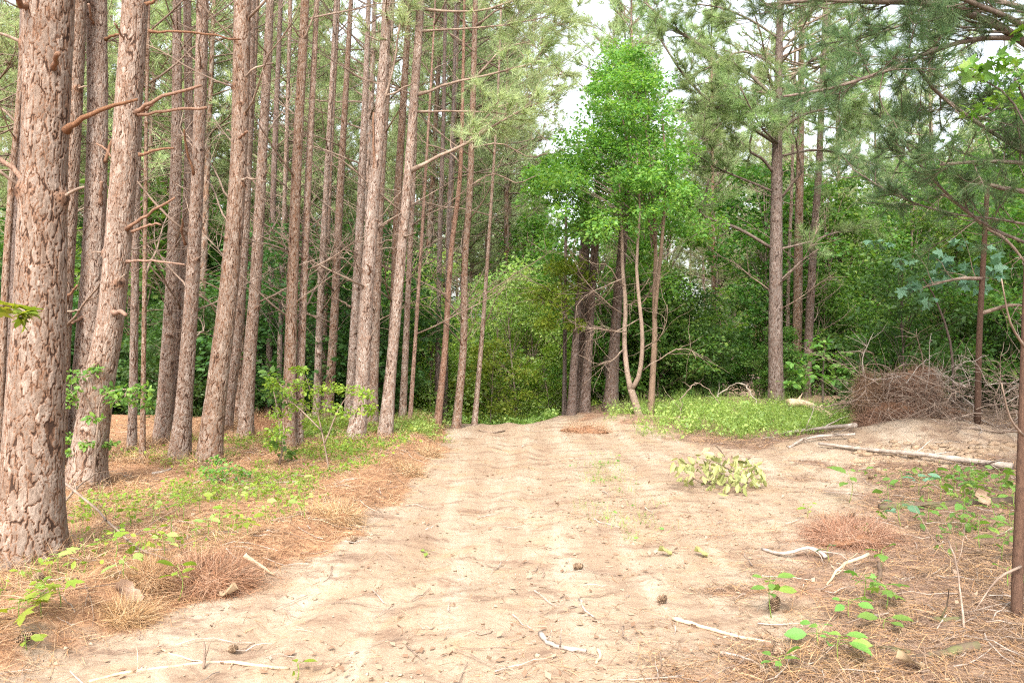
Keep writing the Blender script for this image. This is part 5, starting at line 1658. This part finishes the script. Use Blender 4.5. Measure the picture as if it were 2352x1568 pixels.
def weed_field(name, label, n, xr, yr, f, mats, hgt, nl, size, shape='oval', blades=0, bl=.2, bw=.006):
    x = rng.uniform(*xr, n)
    y = rng.uniform(*yr, n)
    k = rng.random(n) < f(x, y)
    x, y = x[k], y[k]
    n = len(x)
    z = H(x, y)
    b = MB()
    hh = hgt * (.3 + .9 * rng.random(n))
    if nl:
        px = np.repeat(x, nl) + rng.normal(size=n * nl) * .05
        py = np.repeat(y, nl) + rng.normal(size=n * nl) * .05
        pz = np.repeat(z, nl) + np.repeat(hh, nl) * (.35 + .65 * rng.random(n * nl))
        leaves(b, np.stack([px, py, pz], -1), size, shape, 0)
        # thin stems
        ax = rng.normal(size=(n, 3)) * .2 + np.array([0, 0, 1.])
        scatter(b, NEED_V, None, NEED_T, np.stack([x, y, z], -1), frames(ax, rdir(n)), np.stack([np.full(n, .006), hh * 1.1, np.ones(n)], -1), 1)
    if blades:
        m = n * blades
        px = np.repeat(x, blades) + rng.normal(size=m) * .06
        py = np.repeat(y, blades) + rng.normal(size=m) * .06
        ax = rng.normal(size=(m, 3)) * .45 + np.array([0, 0, 1.])
        scatter(b, NEED_V, None, NEED_T, np.stack([px, py, H(px, py)], -1), frames(ax, rdir(m)), np.stack([np.full(m, bw), bl * (.4 + rng.random(m)), np.ones(m)], -1), 1)
    tag(ob(name, b.mesh(name, mats)), label, "weeds", kind='stuff')


def patch_r(x, y):
    e = ((x - 3.9) / 2.3) ** 2 + ((y - 13.9) / 2.7) ** 2
    return (1 - sstep(.4, 1.2, e + 1.6 * (fbm(x * 1.5, y * 1.5, 3, 51) - .5))) * (.5 + .5 * (1 - road_mask(x, y))) * sstep(.3, .6, fbm(x * 3, y * 3, 3, 52))


weed_field("weeds", "fresh green weeds and grass of the patch beside the track", 4200, (1.4, 6.6), (11, 18), patch_r, [M_LEAF_PALE, M_GRASS], .24, 7, .05, 'oval', 6, .36, .006)


def patch_l(x, y):
    le, re = edges(y)
    d = le - x
    e = sstep(.08, .6, d) * (1 - sstep(2.2, 4.2, d)) * sstep(6.0, 7.4, y) * (1 - sstep(11.5, 13, y))
    e2 = .35 * sstep(.3, .7, d) * (1 - sstep(2.0, 3.2, d)) * sstep(3.8, 5, y) * (1 - sstep(6, 7.5, y))
    return np.clip((e + e2) * sstep(.42, .66, fbm(x * 1.4, y * 1.4, 3, 53)), 0, 1)


weed_field("weeds", "sparse yellow green weeds growing through the straw left of the track", 6500, (-6, -1), (3.8, 13), patch_l, [M_LEAF_YEL, M_GRASS], .13, 5, .035, 'oval', 3, .14, .004)
weed_field("weeds", "low green weeds at the verge under the trackside pines", 1500, (-3.4, -.6), (11.2, 14.2), lambda x, y: sstep(.4, .6, fbm(x * 2, y * 2, 3, 57)) * (1 - road_mask(x, y)), [M_LEAF_PALE, M_GRASS], .13, 6, .05, 'oval', 4, .18, .006)


def patch_c(x, y):
    e = ((x - np.interp(y, [6, 12], [.88, 1.35])) / .22) ** 2
    return np.exp(-e) * sstep(6, 7, y) * (1 - sstep(9.6, 10.6, y)) * sstep(.35, .6, fbm(x * 3, y * 3, 2, 59))


weed_field("grass", "thin strip of grass growing between the wheel ruts", 900, (.3, 1.9), (5.8, 11), patch_c, [M_LEAF_BRIGHT, M_GRASS], .05, 1, .03, 'oval', 7, .11, .003)


def patch_rr(x, y):
    px = 1176 + F * x / y
    py = YH + F * EYE / y
    return np.clip(sstep(1950, 2150, px) * sstep(1085, 1120, py) * (1 - sstep(1200, 1300, py)) * (.25 + .75 * sstep(2050, 2300, px)), 0, 1) * sstep(.35, .6, fbm(x * 2, y * 2, 3, 61))


weed_field("weeds", "mixed green seedlings crowding the mossy log on the right bank", 620, (2, 6), (5.5, 9.5), patch_rr, [M_LEAF_BRIGHT, M_GRASS], .16, 5, .055, 'oval', 1, .15, .004)
weed_field("weeds", "pale grass in the dip beyond the crest", 700, (-1.0, .9), (15.5, 22), lambda x, y: np.full(np.shape(x), .7), [M_LEAF_PALE, M_GRASS], .25, 7, .07, "card", 4, .3, .012)


# ------------------------------------------------------------------ single seedlings
def seedling(label, px, py, h, n, size, shape, mat, group=None, spread=.6, name="seedling", lean=0, wood=None):
    g = G(px, py)
    r = thing(name, label, "seedling", g, group)
    b = MB()
    top = Vector((lean * h, random.gauss(0, .15) * h, h))
    line = smooth_line([Vector((0, 0, -.01)), top * .5 + Vector((random.gauss(0, .05) * h, 0, 0)), top], 6)
    tube(b, line, np.linspace(.0035, .0015, 6), 5, 0, .2)
    pos, out = [], []
    for k in range(n):
        f = 1 - .6 * (k / max(n, 1)) * random.uniform(.6, 1)
        p = top * f
        a = k * 2.4 + random.uniform(-.5, .5)
        d = Vector((math.cos(a), math.sin(a), random.uniform(-.1, .35)))
        L = spread * size * random.uniform(.5, 1.3)
        e = p + d * L
        tube(b, [p, p.lerp(e, .5) + Vector((0, 0, .1 * L)), e], [.0016, .0013, .001], 3, 0, .2, False)
        pos.append(tuple(e))
        out.append(tuple(d * 2))
    ob("stem", b.mesh("seedling_stem", [wood or M_GRASS], True), r)
    b = MB()
    leaves(b, np.array(pos), size, shape, 0, out=np.array(out) * 1.2, droop=.3, flat=1.3)
    ob("foliage", b.mesh("seedling_leaves", [mat]), r)
    return r


random.seed(8)
seedling("oak seedling with four big upright leaves on the dug up bank", 1950, 1155, .30, 5, .15, 'oval', M_LEAF_BRIGHT, spread=.2)
seedling("lime seedling with drooping pointed leaves on the big straw clump", 408, 1385, .22, 7, .085, 'oval', M_LEAF_YEL, spread=.3)
seedling("sprig of broad glossy leaves standing over the big pine cone", 1772, 1420, .22, 8, .08, 'oval', M_LEAF_BRIGHT, spread=.5)
seedling("lobed green seedling near the pale splinter", 1985, 1370, .14, 7, .075, 'lobe', M_LEAF_BRIGHT)
seedling("lobed green seedling right of and below the pale splinter", 2035, 1400, .13, 7, .08, 'lobe', M_LEAF_BRIGHT)
seedling("three leaf seedling in open straw between the splinter and the bottom corner", 1950, 1420, .10, 5, .085, 'oval', M_LEAF_BRIGHT)
seedling("bright low seedling above the thin buried log", 2030, 1445, .06, 3, .075, 'oval', M_LEAF_BRIGHT)
seedling("bright seedling with toothed leaves at the end of the short grey stick", 1880, 1485, .10, 6, .08, 'oval', M_LEAF_BRIGHT)
seedling("tall bright seedling with toothed leaves below the three leaf one", 1925, 1520, .12, 6, .085, 'oval', M_LEAF_BRIGHT)
seedling("leafy green sprig at the lower edge left of the rotten log", 1790, 1545, .07, 5, .07, 'oval', M_LEAF_BRIGHT)
seedling("single glossy round leaf plant by the dark edge trunk", 2315, 1350, .12, 3, .08, 'oval', M_LEAF_BRIGHT)
seedling("pale seedling poking up behind the short rotten stub", 2025, 1305, .12, 4, .08, 'oval', M_LEAF_BRIGHT)
seedling("little two leaf plant in straw left of the rotten stub", 1905, 1290, .10, 2, .07, 'oval', M_LEAF_BLUE)
seedling("small light seedling at the left end of the straw hump", 1855, 1190, .12, 6, .06, 'oval', M_LEAF_YEL)
seedling("two leaved sprout at the bottom edge of the sand", 682, 1562, .07, 3, .07, 'oval', M_LEAF_YEL)
seedling("yellowing lobed seedling in the straw below the thickest pine", 95, 1420, .17, 10, .07, 'lobe', M_LEAF_YEL)
seedling("second lobed seedling beside the yellowing one, close to the edge", 45, 1440, .12, 6, .075, 'lobe', M_LEAF_YEL)
seedling("round leafed seedling right of the yellowing lobed one", 140, 1400, .13, 4, .07, 'lobe', M_LEAF_YEL)
seedling("seedling in the straw by the half buried cone", 62, 1500, .07, 4, .07, 'oval', M_LEAF_YEL)
seedling("pale lobed seedling right under the root flare of the thickest pine", 135, 1320, .13, 5, .07, 'lobe', M_LEAF_PALE)
seedling("pale seedling on the straw left of the largest straw clump", 285, 1330, .12, 6, .07, 'oval', M_LEAF_PALE)
seedling("tiny green leaf pair on the open sand in the track", 980, 1275, .03, 3, .05, 'oval', M_GRASS)
for px, py in [(262, 1290), (330, 1300), (355, 1250), (395, 1235), (420, 1195), (450, 1225), (480, 1235), (505, 1210), (520, 1190), (350, 1200), (300, 1210), (545, 1175), (570, 1230), (610, 1195), (380, 1285), (240, 1270), (460, 1180),
               (640, 1165), (690, 1150), (590, 1150), (700, 1190), (265, 1190)]:
    seedling("small lime green seedling scattered in the pine straw left of the track", px, py, random.uniform(.08, .2), random.randint(4, 8), random.uniform(.05, .075), 'oval', M_LEAF_YEL if random.random() < .6 else M_LEAF_PALE, "lime seedlings in the straw")
for px, py in [(2110, 1140), (2070, 1120), (2160, 1150), (2230, 1150), (2300, 1130), (2330, 1170), (2190, 1120), (2330, 1240), (2290, 1200), (2250, 1260), (2300, 1290), (2210, 1190), (2130, 1200), (2040, 1160), (2070, 1210)]:
    seedling("broad leaved green seedling on the bank around the mossy log", px, py, random.uniform(.12, .26), random.randint(5, 9), random.uniform(.07, .11), 'oval', random.choice([M_LEAF_BRIGHT, M_LEAF_BRIGHT, M_LEAF_BLUE]), "seedlings round the mossy log")

# wilted bough with hanging leaves
Yw = G(1650, 1120)
wb = G(1740, 1120)
r = thing("wilted_bough", "cut bough with limp yellow green leaves lying on the sand", "branch", wb)
b = MB()
wl = []
for gp in [[(1755, 1105), (1690, 1085), (1640, 1060), (1560, 1040)], [(1740, 1115), (1690, 1100), (1650, 1085), (1610, 1075)], [(1690, 1085), (1660, 1040), (1640, 1020)], [(1720, 1095), (1715, 1060), (1725, 1050)], [(1650, 1085), (1620, 1110), (1580, 1090)]]:
    q = smooth_line([P(a, c, Yw.y + .15 * math.sin(i * 2.1)) for i, (a, c) in enumerate(gp)], 9)
    q = [Vector((v.x, v.y, max(v.z, hz(v.x, v.y) + .02))) for v in q]
    tube(b, q, np.linspace(.010, .004, 9), 5, 0, .3)
    wl += q[2:]
ob("stem", b.mesh("bough_stem", [M_DEAD], True, off=wb), r)
b = MB()
cl = [(1560, 1040), (1580, 1060), (1600, 1045), (1620, 1020), (1640, 1015), (1660, 1040), (1690, 1050), (1715, 1040), (1730, 1060), (1745, 1055), (1650, 1080), (1630, 1095), (1660, 1105), (1640, 1120), (1690, 1090), (1720, 1085), (1740, 1085),
      (1670, 1065), (1700, 1070), (1615, 1070), (1585, 1095), (1650, 1050), (1565, 1055), (1680, 1025), (1720, 1100), (1695, 1110), (1630, 1050)]
pos = []
for a, c in cl:
    for _ in range(8):
        p = P(a + random.gauss(0, 11), c - 2 + random.gauss(0, 8), Yw.y + random.gauss(0, .28))
        h0 = hz(p.x, p.y)
        p.z = h0 + max((p.z - h0) * .72, .05)
        pos.append(tuple(p))
pos = np.array(pos)
n = len(pos)
ax = rng.normal(size=(n, 3)) * .75
ax[:, 2] -= .8
fr = frames(ax, rdir(n))
scatter(b, [(0, 0, 0), (.2, .3, .1), (.2, .65, .12), (0, 1, 0), (-.2, .65, .12), (-.2, .3, .1), (0, .5, -.05)], None, [(0, 1, 6), (1, 2, 6), (2, 3, 6), (3, 4, 6), (4, 5, 6), (5, 0, 6)], pos, fr, .105 * (.45 + .9 * rng.random(n)))
ob("foliage", b.mesh("wilted_leaves", [M_WILT], off=wb), r)

# dry curled leaves big enough to tell apart
for label, px, py, s, mt in [("large curled tan leaf lying against the largest straw clump", 322, 1392, .17, M_DRYLEAF), ("pale curled leaf in the dirt under the largest straw clump", 505, 1375, .12, M_DRYLEAF),
                             ("limp green leaf dropped on the sand right of centre", 1542, 1278, .10, M_WILT), ("limp green leaf beside the other dropped leaf, farther right", 1625, 1282, .10, M_WILT),
                             ("curled brown leaf at the bottom edge of the right straw", 2120, 1545, .12, M_DRYLEAF), ("brown leaf hanging over the mossy log", 2270, 1165, .16, M_DRYLEAF)]:
    g = G(px, py)
    b = MB()
    V = []
    nu, nv = 9, 7
    for i in range(nv):
        for j in range(nu):
            u, v = j / (nu - 1) * 2 - 1, i / (nv - 1)
            wv = (math.sin(PI * min(v * .9 + .06, 1)) ** .6) * .34 * (1 + .25 * math.sin(v * 22))
            V.append((u * wv, v, .18 * u * u + .10 * math.sin(v * 5 + u * 3)))
    V = np.array(V) * s
    i = np.arange(nv - 1)[:, None] * nu
    j = np.arange(nu - 1)[None]
    q = np.stack([i + j, i + j + 1, i + nu + j + 1, i + nu + j], -1).reshape(-1, 4)
    b.add(V, q)
    o = ob("fallen_leaf", b.mesh("fallen_leaf", [mt], True), None, g + Vector((0, 0, .015)))
    o.rotation_euler = (random.uniform(.2, .7), random.uniform(-.3, .3), random.uniform(0, 6.28))
    tag(o, label, "leaf")
